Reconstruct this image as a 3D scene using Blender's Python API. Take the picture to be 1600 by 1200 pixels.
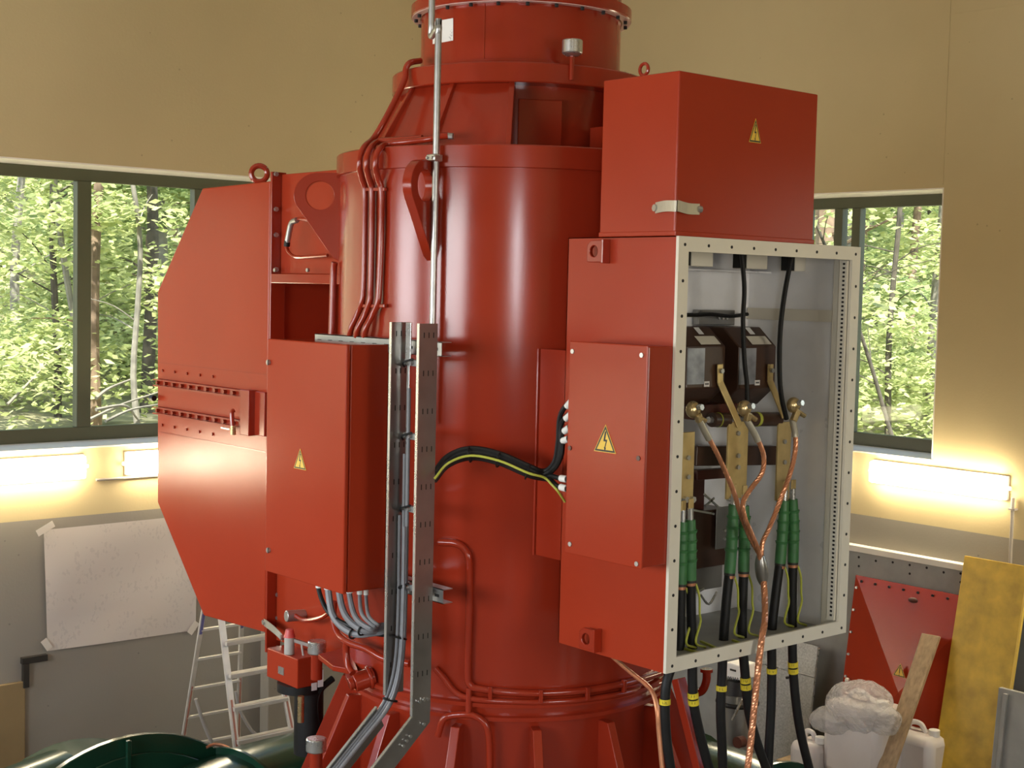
import bpy, bmesh, math, random
from mathutils import Vector, Matrix
random.seed(7)
for o in list(bpy.data.objects): bpy.data.objects.remove(o)
SC = bpy.context.scene
COL = SC.collection
rad = math.radians
# ------------------------------------------------------------------ camera
FPX, PITCH, ROLL, YAW = 2242.0, rad(3.71), rad(1.32), rad(41.03)
CAM = Vector((-5.2555, -6.0316, 5.2))          # eye, metres; the generator's axis is the world z axis
_R = Vector((math.cos(YAW), -math.sin(YAW), 0)); _F = Vector((math.sin(YAW), math.cos(YAW), 0)); _Z = Vector((0, 0, 1))
FWD = _F*math.cos(PITCH) - _Z*math.sin(PITCH); _U = _F*math.sin(PITCH) + _Z*math.cos(PITCH)
CX = _R*math.cos(ROLL) + _U*math.sin(ROLL); CY = _U*math.cos(ROLL) - _R*math.sin(ROLL)
cd = bpy.data.cameras.new('camera'); cam = bpy.data.objects.new('camera', cd); COL.objects.link(cam)
cd.sensor_width = 36.0; cd.lens = 36.0*FPX/1600.0; cd.clip_start = 0.05; cd.clip_end = 400
cam.matrix_world = Matrix(((CX.x, CY.x, -FWD.x, CAM.x), (CX.y, CY.y, -FWD.y, CAM.y), (CX.z, CY.z, -FWD.z, CAM.z), (0, 0, 0, 1)))
SC.camera = cam
# ------------------------------------------------------------------ sky, sun, window daylight, exposure
SC.view_settings.view_transform = 'Standard'; SC.view_settings.look = 'None'
SC.view_settings.gamma = 1.0; SC.view_settings.use_curve_mapping = False
SC.view_settings.exposure = 0.12
try:
    SC.cycles.use_denoising = True
    SC.cycles.max_bounces = 8; SC.cycles.transparent_max_bounces = 24
    SC.cycles.sample_clamp_indirect = 6.0
    SC.cycles.caustics_reflective = False; SC.cycles.caustics_refractive = False
except Exception: pass
W = bpy.data.worlds.new('sky'); SC.world = W; W.use_nodes = True
nt = W.node_tree; nt.nodes.clear()
wo = nt.nodes.new('ShaderNodeOutputWorld'); bg = nt.nodes.new('ShaderNodeBackground'); sk = nt.nodes.new('ShaderNodeTexSky')
sk.sky_type = 'NISHITA'; sk.sun_disc = False; sk.sun_elevation = rad(48); sk.sun_rotation = rad(215); sk.air_density = 1.0; sk.dust_density = 1.5
bg.inputs['Strength'].default_value = 0.62
nt.links.new(sk.outputs[0], bg.inputs['Color']); nt.links.new(bg.outputs[0], wo.inputs['Surface'])
sd = bpy.data.lights.new('sun', 'SUN'); sd.energy = 15.0; sd.angle = rad(1.5); sd.color = (1.0, 0.95, 0.85)
sun = bpy.data.objects.new('sun', sd); COL.objects.link(sun)
sun.rotation_euler = Vector((0.30, 0.42, -0.86)).to_track_quat('-Z', 'Y').to_euler(); sun.location = (-20, -20, 30)
def area(name, loc, direction, sx, sy, power, color):
    d = bpy.data.lights.new(name, 'AREA'); d.shape = 'RECTANGLE'; d.size = sx; d.size_y = sy; d.energy = power; d.color = color
    o = bpy.data.objects.new(name, d); COL.objects.link(o); o.location = loc
    dv = Vector(direction).normalized(); z = -dv; x = Vector((0, 0, 1)).cross(z)
    x = x.normalized() if x.length > 1e-4 else Vector((1, 0, 0)); y = z.cross(x)
    o.rotation_euler = Matrix((x, y, z)).transposed().to_euler()
    return o
# daylight entering through the windows of the two walls behind the camera
area('window_daylight', (-8.93, -1.4, 5.05), (1, 0, -0.12), 3.4, 2.1, 290, (0.90, 0.95, 1.0))
area('window_daylight', (-8.93, 3.2, 5.05), (1, 0, -0.12), 2.4, 2.1, 200, (0.90, 0.95, 1.0))
area('window_daylight', (-8.45, -9.93, 5.05), (0.3, 1, -0.12), 0.85, 2.1, 150, (0.88, 0.93, 1.0))
area('window_daylight', (-1.5, -9.93, 5.05), (0, 1, -0.12), 1.9, 2.1, 135, (1.0, 0.95, 0.85))

# ------------------------------------------------------------------ helpers
def ray(px, py): return CX*((px-800)/FPX) - CY*((py-600)/FPX) + FWD
def onX(px, py, x): d = ray(px, py); return CAM + d*((x-CAM.x)/d.x)
def onY(px, py, y): d = ray(px, py); return CAM + d*((y-CAM.y)/d.y)
def onZ(px, py, z): d = ray(px, py); return CAM + d*((z-CAM.z)/d.z)
def onC(px, py, R):
    d = ray(px, py); a = d.x**2+d.y**2; b = 2*(CAM.x*d.x+CAM.y*d.y); c = CAM.x**2+CAM.y**2-R*R
    q = b*b-4*a*c
    return CAM + d*((-b-math.sqrt(q))/(2*a) if q > 0 else -b/(2*a))
def pol(R, az, z): return Vector((R*math.cos(rad(az)), R*math.sin(rad(az)), z))
def srgb(r, g, b): return tuple((c/255/12.92 if c/255 <= .04045 else ((c/255+.055)/1.055)**2.4) for c in (r, g, b))
def spline(pts, n=6):
    pts = [Vector(p) for p in pts]
    if len(pts) < 3: return pts
    P = [pts[0]*2-pts[1]] + pts + [pts[-1]*2-pts[-2]]; out = []
    for i in range(1, len(P)-2):
        a, b, c, d = P[i-1:i+3]
        for k in range(n):
            t = k/n
            out.append(0.5*((2*b)+(c-a)*t+(2*a-5*b+4*c-d)*t*t+(3*b-a-3*c+d)*t**3))
    out.append(pts[-1]); return out
ORG = {}
class MB:
    def __init__(s): s.v = []; s.f = []
    def add(s, vs, fs):
        n = len(s.v); s.v += [Vector(v) for v in vs]; s.f += [tuple(i+n for i in f) for f in fs]; return s
    def box(s, x0, x1, y0, y1, z0, z1):
        x0, x1 = min(x0, x1), max(x0, x1); y0, y1 = min(y0, y1), max(y0, y1); z0, z1 = min(z0, z1), max(z0, z1)
        return s.add([(x0,y0,z0),(x1,y0,z0),(x1,y1,z0),(x0,y1,z0),(x0,y0,z1),(x1,y0,z1),(x1,y1,z1),(x0,y1,z1)],
                     [(3,2,1,0),(4,5,6,7),(0,1,5,4),(1,2,6,5),(2,3,7,6),(3,0,4,7)])
    def obox(s, c, ax, ay, az):     # centre and three half-axis vectors
        c, ax, ay, az = Vector(c), Vector(ax), Vector(ay), Vector(az)
        return s.add([c+ax*i+ay*j+az*k for k in (-1,1) for j in (-1,1) for i in (-1,1)],
                     [(2,3,1,0),(4,5,7,6),(0,1,5,4),(1,3,7,5),(3,2,6,7),(2,0,4,6)])
    def prism(s, pts, vec):
        pts = [Vector(p) for p in pts]; vec = Vector(vec); n = len(pts)
        return s.add(pts+[p+vec for p in pts], [tuple(range(n-1,-1,-1)), tuple(range(n,2*n))]+[(i,(i+1)%n,(i+1)%n+n,i+n) for i in range(n)])
    def bar(s, a, b, w, t, up=(0,0,1)):
        a, b = Vector(a), Vector(b); d = (b-a); u = Vector(up); side = d.cross(u).normalized(); n = side.cross(d).normalized()
        return s.obox((a+b)/2, d/2, side*(w/2), n*(t/2))
    def cyl(s, a, b, r, r2=None, n=16):
        a, b = Vector(a), Vector(b); r2 = r if r2 is None else r2; d = (b-a).normalized()
        x = d.orthogonal().normalized(); y = d.cross(x)
        ring = lambda c, q: [c+(x*math.cos(2*math.pi*i/n)+y*math.sin(2*math.pi*i/n))*q for i in range(n)]
        return s.add(ring(a, r)+ring(b, r2), [tuple(range(n-1,-1,-1)), tuple(range(n,2*n))]+[(i,(i+1)%n,(i+1)%n+n,i+n) for i in range(n)])
    def tube(s, pts, r, n=8, sm=5, closed=False):
        P = spline(pts, sm) if sm else [Vector(p) for p in pts]
        m = len(P); rr = (lambda i: r) if not callable(r) else (lambda i: r(i/(m-1)))
        ref = None; vs = []; fs = []
        for i, p in enumerate(P):
            t = (P[min(i+1, m-1)]-P[max(i-1, 0)]).normalized()
            if ref is None: ref = t.orthogonal().normalized()
            ref = (ref - t*ref.dot(t)); ref = ref.normalized() if ref.length > 1e-6 else t.orthogonal().normalized()
            b = t.cross(ref)
            vs += [p+(ref*math.cos(2*math.pi*k/n)+b*math.sin(2*math.pi*k/n))*rr(i) for k in range(n)]
        for i in range(m-1):
            for k in range(n):
                fs.append((i*n+k, i*n+(k+1)%n, (i+1)*n+(k+1)%n, (i+1)*n+k))
        fs += [tuple(range(n-1,-1,-1)), tuple(range((m-1)*n, m*n))]
        return s.add(vs, fs)
    def lathe(s, prof, n=64, a0=0.0, a1=360.0, c=(0, 0)):   # closed (r, z) profile ring turned about a vertical axis
        full = abs(a1-a0-360) < 1e-6; m = n if full else n+1; k = len(prof); vs = []
        for i in range(m):
            a = rad(a0+(a1-a0)*i/n)
            vs += [(c[0]+r*math.cos(a), c[1]+r*math.sin(a), z) for r, z in prof]
        fs = []
        for i in range(n):
            j = (i+1) % m
            for q in range(k):
                p = (q+1) % k; fs.append((i*k+q, j*k+q, j*k+p, i*k+p))
        if not full: fs += [tuple(range(k-1,-1,-1)), tuple(range((m-1)*k, m*k))]
        return s.add(vs, fs)
    def ball(s, c, r, n=12, m=8, sc=(1, 1, 1), jit=0.0, rng=None):
        c = Vector(c); vs = [c+Vector((0, 0, r*sc[2]))]; fs = []
        for j in range(1, m):
            th = math.pi*j/m
            for i in range(n):
                ph = 2*math.pi*i/n; q = 1+(rng.uniform(-jit, jit) if rng else 0)
                vs.append(c+Vector((r*sc[0]*math.sin(th)*math.cos(ph)*q, r*sc[1]*math.sin(th)*math.sin(ph)*q, r*sc[2]*math.cos(th)*q)))
        vs.append(c-Vector((0, 0, r*sc[2])))
        for i in range(n):
            fs.append((0, 1+i, 1+(i+1) % n)); fs.append((len(vs)-1, 1+(m-2)*n+(i+1) % n, 1+(m-2)*n+i))
        for j in range(m-2):
            for i in range(n):
                fs.append((1+j*n+i, 1+(j+1)*n+i, 1+(j+1)*n+(i+1) % n, 1+j*n+(i+1) % n))
        return s.add(vs, fs)
    def torus(s, c, axis, R, r, n=20, m=8, a0=0, a1=360, start=None):
        c, axis = Vector(c), Vector(axis).normalized(); x = Vector(start).normalized() if start else axis.orthogonal().normalized(); y = axis.cross(x)
        pts = [c+(x*math.cos(rad(a0+(a1-a0)*i/n))+y*math.sin(rad(a0+(a1-a0)*i/n)))*R for i in range(n+1)]
        return s.tube(pts, r, m, 0)
    def build(s, name, mat, parent=None, smooth=True, bevel=0.0, loc=None, label=None, fix=True):
        if parent is not None: o0 = ORG[parent]
        else:
            xs = [v.x for v in s.v]; ys = [v.y for v in s.v]; zs = [v.z for v in s.v]
            o0 = Vector(loc) if loc else Vector(((min(xs)+max(xs))/2, (min(ys)+max(ys))/2, min(zs)))
        me = bpy.data.meshes.new(name); me.from_pydata([v-o0 for v in s.v], [], s.f)
        if fix:
            bm = bmesh.new(); bm.from_mesh(me); bmesh.ops.recalc_face_normals(bm, faces=bm.faces[:]); bm.to_mesh(me); bm.free()
        me.materials.append(mat)
        if smooth:
            me.polygons.foreach_set('use_smooth', [True]*len(me.polygons)); me.set_sharp_from_angle(angle=rad(38))
        o = bpy.data.objects.new(name, me); COL.objects.link(o)
        if parent is not None: o.parent = parent
        else: o.location = o0
        ORG[o] = o0
        if bevel:
            b = o.modifiers.new('bevel', 'BEVEL'); b.width = bevel; b.segments = 2; b.limit_method = 'ANGLE'; b.angle_limit = rad(40)
        if label: o['label'] = label
        return o
def tag(o, label, cat, group=None, kind=None):
    o['label'] = label; o['category'] = cat
    if group: o['group'] = group
    if kind: o['kind'] = kind
    return o
def thing(name, label, cat, loc=(0, 0, 0), group=None):
    o = bpy.data.objects.new(name, None); COL.objects.link(o); o.location = loc; o.empty_display_size = 0.1
    ORG[o] = Vector(loc); return tag(o, label, cat, group)
def struct(o, label=None, cat=None):
    o['kind'] = 'structure'
    if label: o['label'] = label
    if cat: o['category'] = cat
    return o
def copies(src_mb, name, mat, parent, spots, **k):     # alike pieces sharing one mesh, moved by offsets
    first = src_mb.build(name, mat, parent, **k); out = [first]
    first.location = Vector(spots[0])
    for p in spots[1:]:
        c = first.copy(); COL.objects.link(c); c.parent = parent; c.location = Vector(p); ORG[c] = ORG[parent]; out.append(c)
    return out
# ------------------------------------------------------------------ materials
def mat(name, col, rough=0.5, metal=0.0, var=0.0, vscale=6.0, bump=0.0, bscale=60.0, rvar=0.0, coat=0.0, emit=None, estr=0.0, spec=0.5, stretch=None):
    m = bpy.data.materials.new(name); m.use_nodes = True; n = m.node_tree.nodes; L = m.node_tree.links; b = n['Principled BSDF']
    b.inputs['Base Color'].default_value = (*col, 1); b.inputs['Roughness'].default_value = rough; b.inputs['Metallic'].default_value = metal
    b.inputs['Specular IOR Level'].default_value = spec
    if coat: b.inputs['Coat Weight'].default_value = coat; b.inputs['Coat Roughness'].default_value = 0.12
    if emit: b.inputs['Emission Color'].default_value = (*emit, 1); b.inputs['Emission Strength'].default_value = estr
    tc = n.new('ShaderNodeTexCoord'); vec = tc.outputs['Object']
    if stretch:
        mp = n.new('ShaderNodeMapping'); mp.inputs['Scale'].default_value = stretch; L.new(vec, mp.inputs['Vector']); vec = mp.outputs[0]
    if var:
        t = n.new('ShaderNodeTexNoise'); t.inputs['Scale'].default_value = vscale; t.inputs['Detail'].default_value = 6; L.new(vec, t.inputs['Vector'])
        r = n.new('ShaderNodeValToRGB'); r.color_ramp.elements[0].position = 0.3; r.color_ramp.elements[1].position = 0.7
        r.color_ramp.elements[0].color = (*[c*(1-var) for c in col], 1); r.color_ramp.elements[1].color = (*[min(1, c*(1+var)) for c in col], 1)
        L.new(t.outputs['Fac'], r.inputs['Fac']); L.new(r.outputs[0], b.inputs['Base Color'])
    if rvar:
        t = n.new('ShaderNodeTexNoise'); t.inputs['Scale'].default_value = vscale*2.2; t.inputs['Detail'].default_value = 4; L.new(vec, t.inputs['Vector'])
        r = n.new('ShaderNodeMapRange'); r.inputs['To Min'].default_value = max(0.02, rough-rvar); r.inputs['To Max'].default_value = min(1, rough+rvar)
        L.new(t.outputs['Fac'], r.inputs['Value']); L.new(r.outputs[0], b.inputs['Roughness'])
    if bump:
        t = n.new('ShaderNodeTexNoise'); t.inputs['Scale'].default_value = bscale; t.inputs['Detail'].default_value = 3; L.new(vec, t.inputs['Vector'])
        u = n.new('ShaderNodeBump'); u.inputs['Strength'].default_value = bump; u.inputs['Distance'].default_value = 0.002
        L.new(t.outputs['Fac'], u.inputs['Height']); L.new(u.outputs[0], b.inputs['Normal'])
    return m
RED = (0.285, 0.025, 0.009)
M = {}
M['red'] = mat('red_gloss_paint', RED, 0.17, bump=0.10, bscale=170, var=0.05, vscale=2.0, rvar=0.05)
M['red_panel'] = mat('red_textured_paint', (0.33, 0.034, 0.012), 0.20, spec=0.20, bump=0.16, bscale=260, var=0.04, vscale=1.5, rvar=0.05)
M['red_pale'] = mat('red_lit_facet', (0.46, 0.10, 0.07), 0.5, bump=0.2, bscale=90, var=0.18, vscale=7)  # lighter copy of the red with a facet's sheen in its colour; unassigned
M['steel'] = mat('galvanised_steel', (0.42, 0.42, 0.41), 0.36, 0.85, var=0.12, vscale=9, rvar=0.1)
M['tray'] = mat('dull_galvanised_tray', (0.30, 0.29, 0.27), 0.33, 0.8, var=0.15, vscale=5, rvar=0.1)
M['zinc'] = mat('bright_zinc', (0.62, 0.62, 0.60), 0.28, 0.9, rvar=0.08)
M['bolt'] = mat('zinc_bolt', (0.45, 0.44, 0.42), 0.35, 0.8)
M['dark'] = mat('dark_hole', (0.012, 0.010, 0.009), 0.8)
M['black'] = mat('black_rubber', (0.009, 0.0085, 0.008), 0.5, spec=0.3, var=0.2, vscale=20)
M['grey_cable'] = mat('grey_cable_sheath', (0.20, 0.20, 0.21), 0.45, var=0.08, vscale=20)
M['ferrule'] = mat('white_cable_marker', (0.78, 0.77, 0.72), 0.5)
M['frame'] = mat('cream_grey_paint', srgb(212, 205, 188), 0.45, var=0.04, vscale=4)
M['liner'] = mat('pale_grey_liner', (0.80, 0.785, 0.775), 0.32, 0.1, var=0.10, vscale=3.0, rvar=0.12)
M['foil'] = mat('dull_foil_label', (0.30, 0.31, 0.34), 0.4, 0.4, var=0.3, vscale=14)
M['valvegrey'] = mat('grey_valve', (0.42, 0.39, 0.35), 0.5)
M['resin'] = mat('brown_cast_resin', (0.050, 0.022, 0.012), 0.35, var=0.15, vscale=8)
M['mahog'] = mat('red_brown_insulating_bar', (0.075, 0.020, 0.013), 0.3)
M['brass'] = mat('brass_bar', (0.62, 0.46, 0.20), 0.32, 0.6, var=0.12, vscale=14, rvar=0.08)
M['gold'] = mat('gold_zinc_clamp', (0.55, 0.42, 0.22), 0.28, 0.9, rvar=0.1)
M['copper'] = mat('copper_strands', (0.62, 0.27, 0.14), 0.33, 0.65, var=0.12, vscale=30)
M['green_term'] = mat('green_heat_shrink', (0.045, 0.16, 0.050), 0.45, var=0.15, vscale=15)
M['yellow'] = mat('yellow_marker', (0.72, 0.56, 0.03), 0.45)
M['yg'] = mat('yellow_green_wire', (0.42, 0.44, 0.06), 0.45)
M['sign'] = mat('yellow_sign_print', (0.74, 0.47, 0.05), 0.4)
M['ink'] = mat('black_ink', (0.02, 0.016, 0.012), 0.5)
M['paper'] = mat('white_paper', (0.66, 0.62, 0.58), 0.7)
M['white'] = mat('white_plastic', (0.80, 0.79, 0.76), 0.35)
M['greenpaint'] = mat('dark_green_gloss', (0.007, 0.036, 0.019), 0.20, bump=0.1, bscale=120, var=0.1, vscale=3)
M['alu'] = mat('ladder_aluminium', (0.66, 0.63, 0.58), 0.38, 0.55, var=0.08, vscale=8)
M['alu_red'] = mat('ladder_red_strip', (0.40, 0.16, 0.11), 0.5)
M['winframe'] = mat('olive_window_frame', srgb(72, 74, 52), 0.45)
M['sill'] = mat('white_window_reveal', (0.80, 0.76, 0.66), 0.6)
M['yellow_board'] = mat('yellow_shuttering_board', (0.62, 0.40, 0.035), 0.45, var=0.22, vscale=7, bump=0.3, bscale=30, rvar=0.1)
M['wood'] = mat('weathered_plank', (0.34, 0.24, 0.14), 0.75, var=0.25, vscale=5, bump=0.4, bscale=50, stretch=(6, 6, 0.7))
M['grey_board'] = mat('grey_panel', (0.30, 0.30, 0.28), 0.6, var=0.1, vscale=6)
M['canister'] = mat('milky_plastic', (0.66, 0.62, 0.60), 0.35, var=0.04, vscale=4)
M['tread'] = mat('tread_plate_metal', (0.46, 0.46, 0.45), 0.36, 0.75, bump=0.9, bscale=75, var=0.2, vscale=60)
M['conduit'] = mat('grey_conduit', (0.32, 0.29, 0.26), 0.5)
M['lamp_body'] = mat('lamp_housing', (0.72, 0.70, 0.66), 0.5)
M['diffuser'] = mat('lit_lamp_diffuser', (0.9, 0.88, 0.8), 0.4, emit=(1.0, 0.86, 0.60), estr=42.0)
M['strap'] = mat('tinned_braid', (0.46, 0.42, 0.33), 0.45, 0.6, bump=0.9, bscale=160, stretch=(1, 1, 0.3))
M['redplastic'] = mat('red_plastic_cap', (0.55, 0.06, 0.05), 0.4)
M['bluestripe'] = mat('ladder_blue_strip', (0.12, 0.12, 0.30), 0.5)
def wall_mat(name, upper, lower, zsplit):
    m = mat(name, upper, 0.75); n = m.node_tree.nodes; L = m.node_tree.links; b = n['Principled BSDF']
    g = n.new('ShaderNodeNewGeometry'); sx = n.new('ShaderNodeSeparateXYZ'); L.new(g.outputs['Position'], sx.inputs[0])
    gt = n.new('ShaderNodeMath'); gt.operation = 'GREATER_THAN'; gt.inputs[1].default_value = zsplit; L.new(sx.outputs['Z'], gt.inputs[0])
    mx = n.new('ShaderNodeMix'); mx.data_type = 'RGBA'; mx.inputs['A'].default_value = (*lower, 1); mx.inputs['B'].default_value = (*upper, 1); L.new(gt.outputs[0], mx.inputs['Factor'])
    t = n.new('ShaderNodeTexNoise'); t.inputs['Scale'].default_value = 1.3; t.inputs['Detail'].default_value = 7; L.new(g.outputs['Position'], t.inputs['Vector'])
    r = n.new('ShaderNodeMapRange'); r.inputs['To Min'].default_value = 0.93; r.inputs['To Max'].default_value = 1.07; L.new(t.outputs['Fac'], r.inputs['Value'])
    # air bubbles left in the cast concrete: tiny dark pits
    v = n.new('ShaderNodeTexVoronoi'); v.inputs['Scale'].default_value = 5.5; v.inputs['Randomness'].default_value = 1.0; L.new(g.outputs['Position'], v.inputs['Vector'])
    w = n.new('ShaderNodeMath'); w.operation = 'LESS_THAN'; w.inputs[1].default_value = 0.045; L.new(v.outputs['Distance'], w.inputs[0])
    ss = n.new('ShaderNodeMapRange'); ss.inputs['To Min'].default_value = 1.0; ss.inputs['To Max'].default_value = 0.72; L.new(w.outputs[0], ss.inputs['Value'])
    ml = n.new('ShaderNodeMath'); ml.operation = 'MULTIPLY'; L.new(r.outputs[0], ml.inputs[0]); L.new(ss.outputs[0], ml.inputs[1])
    hs = n.new('ShaderNodeHueSaturation'); L.new(mx.outputs['Result'], hs.inputs['Color']); L.new(ml.outputs[0], hs.inputs['Value']); L.new(hs.outputs[0], b.inputs['Base Color'])
    t2 = n.new('ShaderNodeTexNoise'); t2.inputs['Scale'].default_value = 45; t2.inputs['Detail'].default_value = 4; L.new(g.outputs['Position'], t2.inputs['Vector'])
    u = n.new('ShaderNodeBump'); u.inputs['Strength'].default_value = 0.25; u.inputs['Distance'].default_value = 0.004; L.new(t2.outputs['Fac'], u.inputs['Height']); L.new(u.outputs[0], b.inputs['Normal'])
    return m
M['wall'] = wall_mat('painted_concrete', (0.51, 0.41, 0.22), (0.25, 0.222, 0.18), 3.293)
M['floor'] = mat('grey_concrete_floor', (0.22, 0.21, 0.19), 0.6, var=0.15, vscale=2)
M['ceiling'] = mat('pale_ceiling', (0.55, 0.50, 0.40), 0.8)
def glass_mat():
    m = bpy.data.materials.new('window_glass'); m.use_nodes = True; n = m.node_tree.nodes; L = m.node_tree.links; n.clear()
    o = n.new('ShaderNodeOutputMaterial'); mx = n.new('ShaderNodeMixShader'); t = n.new('ShaderNodeBsdfTransparent'); g = n.new('ShaderNodeBsdfGlossy')
    t.inputs['Color'].default_value = (0.93, 0.96, 0.93, 1); g.inputs['Roughness'].default_value = 0.02
    fr = n.new('ShaderNodeFresnel'); fr.inputs['IOR'].default_value = 1.45
    md = n.new('ShaderNodeMath'); md.operation = 'MULTIPLY'; md.inputs[1].default_value = 0.10; L.new(fr.outputs[0], md.inputs[0]); L.new(md.outputs[0], mx.inputs[0]); L.new(t.outputs[0], mx.inputs[1]); L.new(g.outputs[0], mx.inputs[2]); L.new(mx.outputs[0], o.inputs['Surface']); return m
M['glass'] = glass_mat()
def film_mat():
    m = bpy.data.materials.new('plastic_wrap'); m.use_nodes = True; n = m.node_tree.nodes; L = m.node_tree.links; b = n['Principled BSDF']
    b.inputs['Base Color'].default_value = (0.80, 0.78, 0.79, 1); b.inputs['Roughness'].default_value = 0.12
    t = n.new('ShaderNodeTexNoise'); t.inputs['Scale'].default_value = 22; t.inputs['Detail'].default_value = 8; tc = n.new('ShaderNodeTexCoord'); L.new(tc.outputs['Object'], t.inputs['Vector'])
    u = n.new('ShaderNodeBump'); u.inputs['Strength'].default_value = 1.0; u.inputs['Distance'].default_value = 0.08; L.new(t.outputs['Fac'], u.inputs['Height']); L.new(u.outputs[0], b.inputs['Normal'])
    tr = n.new('ShaderNodeBsdfTransparent'); mx = n.new('ShaderNodeMixShader'); mx.inputs[0].default_value = 0.60
    o = n['Material Output']; L.new(b.outputs[0], mx.inputs[1]); L.new(tr.outputs[0], mx.inputs[2]); L.new(mx.outputs[0], o.inputs['Surface']); return m
M['film'] = film_mat()
def leaf_mat(name, c1, c2):
    m = bpy.data.materials.new(name); m.use_nodes = True; n = m.node_tree.nodes; L = m.node_tree.links; n.clear()
    o = n.new('ShaderNodeOutputMaterial'); mx = n.new('ShaderNodeMixShader'); d = n.new('ShaderNodeBsdfDiffuse'); t = n.new('ShaderNodeBsdfTranslucent')
    g = n.new('ShaderNodeNewGeometry'); r = n.new('ShaderNodeMix'); r.data_type = 'RGBA'; r.inputs['A'].default_value = (*c1, 1); r.inputs['B'].default_value = (*c2, 1)
    L.new(g.outputs['Random Per Island'], r.inputs['Factor']); L.new(r.outputs['Result'], d.inputs[0]); L.new(r.outputs['Result'], t.inputs[0])
    mx.inputs[0].default_value = 0.5; L.new(d.outputs[0], mx.inputs[1]); L.new(t.outputs[0], mx.inputs[2]); L.new(mx.outputs[0], o.inputs['Surface']); return m
M['leaf1'] = leaf_mat('fresh_leaves', (0.34, 0.40, 0.16), (0.70, 0.72, 0.38))
M['leaf2'] = leaf_mat('deep_leaves', (0.20, 0.28, 0.12), (0.46, 0.52, 0.25))
M['bark'] = mat('dark_bark', (0.075, 0.062, 0.050), 0.9, var=0.3, vscale=12, bump=0.8, bscale=30)
M['bark2'] = mat('pale_bark', (0.20, 0.18, 0.155), 0.85, var=0.3, vscale=9, bump=0.6, bscale=30)
M['bark3'] = mat('brown_bark', (0.20, 0.135, 0.095), 0.9, var=0.3, vscale=10, bump=0.8, bscale=30)
M['soil'] = mat('forest_floor', (0.26, 0.235, 0.14), 0.95, var=0.5, vscale=1.4, bump=0.8, bscale=6)
M['rock'] = mat('pale_rock', (0.62, 0.54, 0.48), 0.85, var=0.2, vscale=3, bump=0.6, bscale=9)
M['gravel'] = mat('pale_gravel_track', (0.62, 0.60, 0.55), 0.95, var=0.1, vscale=5)
# ------------------------------------------------------------------ room shell
XL, XR, YN, YL, ZC = -9.0, 5.38, -10.0, 5.0, 9.2
WZ0, WZ1 = 3.845, 6.145
def wall_boxes(mb, axis, p0, p1, a0, a1, z0, z1, holes):
    def bx(u0, u1, q0, q1):
        if u1-u0 < 1e-4 or q1-q0 < 1e-4: return
        mb.box(p0, p1, u0, u1, q0, q1) if axis == 'x' else mb.box(u0, u1, p0, p1, q0, q1)
    cur = a0
    for h0, h1, q0, q1 in sorted(holes):
        bx(cur, h0, z0, z1); bx(h0, h1, z0, q0); bx(h0, h1, q1, z1); cur = h1
    bx(cur, a1, z0, z1); return mb
wl = (-3.35, 2.45)                                                # left wall window, along x
wr = (onX(1467, 480, XR).y, 3.9)                                  # right wall window, along y
struct(wall_boxes(MB(), 'y', YL, YL+0.6, XL-0.6, XR+0.6, 0, ZC, [(wl[0], wl[1], WZ0, WZ1), (-8.3, -4.2, WZ0, WZ1)]).build('wall_left', M['wall'], smooth=False, loc=(0, YL, 0)))
WR = struct(wall_boxes(MB(), 'x', XR, XR+0.6, YN-0.6, YL, 0, ZC, [(wr[0], wr[1], WZ0, WZ1), (-6.5, -2.6, WZ0, WZ1)]).build('wall_right', M['wall'], smooth=False, loc=(XR, 0, 0)))
struct(wall_boxes(MB(), 'x', XL-0.6, XL, YN-0.6, YL, 0, ZC, [(-3.15, 0.35, WZ0, WZ1), (1.95, 4.45, WZ0, WZ1)]).build('wall_back', M['wall'], smooth=False, loc=(XL, 0, 0)))
struct(wall_boxes(MB(), 'y', YN-0.6, YN, XL, XR, 0, ZC, [(-8.95, -8.0, WZ0, WZ1), (-2.5, -.5, WZ0, WZ1)]).build('wall_near', M['wall'], smooth=False, loc=(0, YN, 0)))
struct(MB().box(XL-.6, XR+.6, YN-.6, YL+.6, -0.3, 0).build('floor', M['floor'], smooth=False, loc=(0, 0, -0.3)))
struct(MB().box(XL-.6, XR+.6, YN-.6, YL+.6, ZC, ZC+0.3).build('ceiling', M['ceiling'], smooth=False, loc=(0, 0, ZC)))
# joint between two cast panels of the right wall (shallow raised seam)
jy = onX(1481, 100, XR).y
MB().box(XR-0.004, XR+0.01, jy-0.006, jy+0.006, WZ1+0.02, ZC).build('panel_joint', M['wall'], WR, False)
jz = onX(1540, 14, XR).z
MB().box(XR-0.004, XR+0.01, YN, jy, jz-0.006, jz+0.006).build('panel_joint', M['wall'], WR, False)

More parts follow.
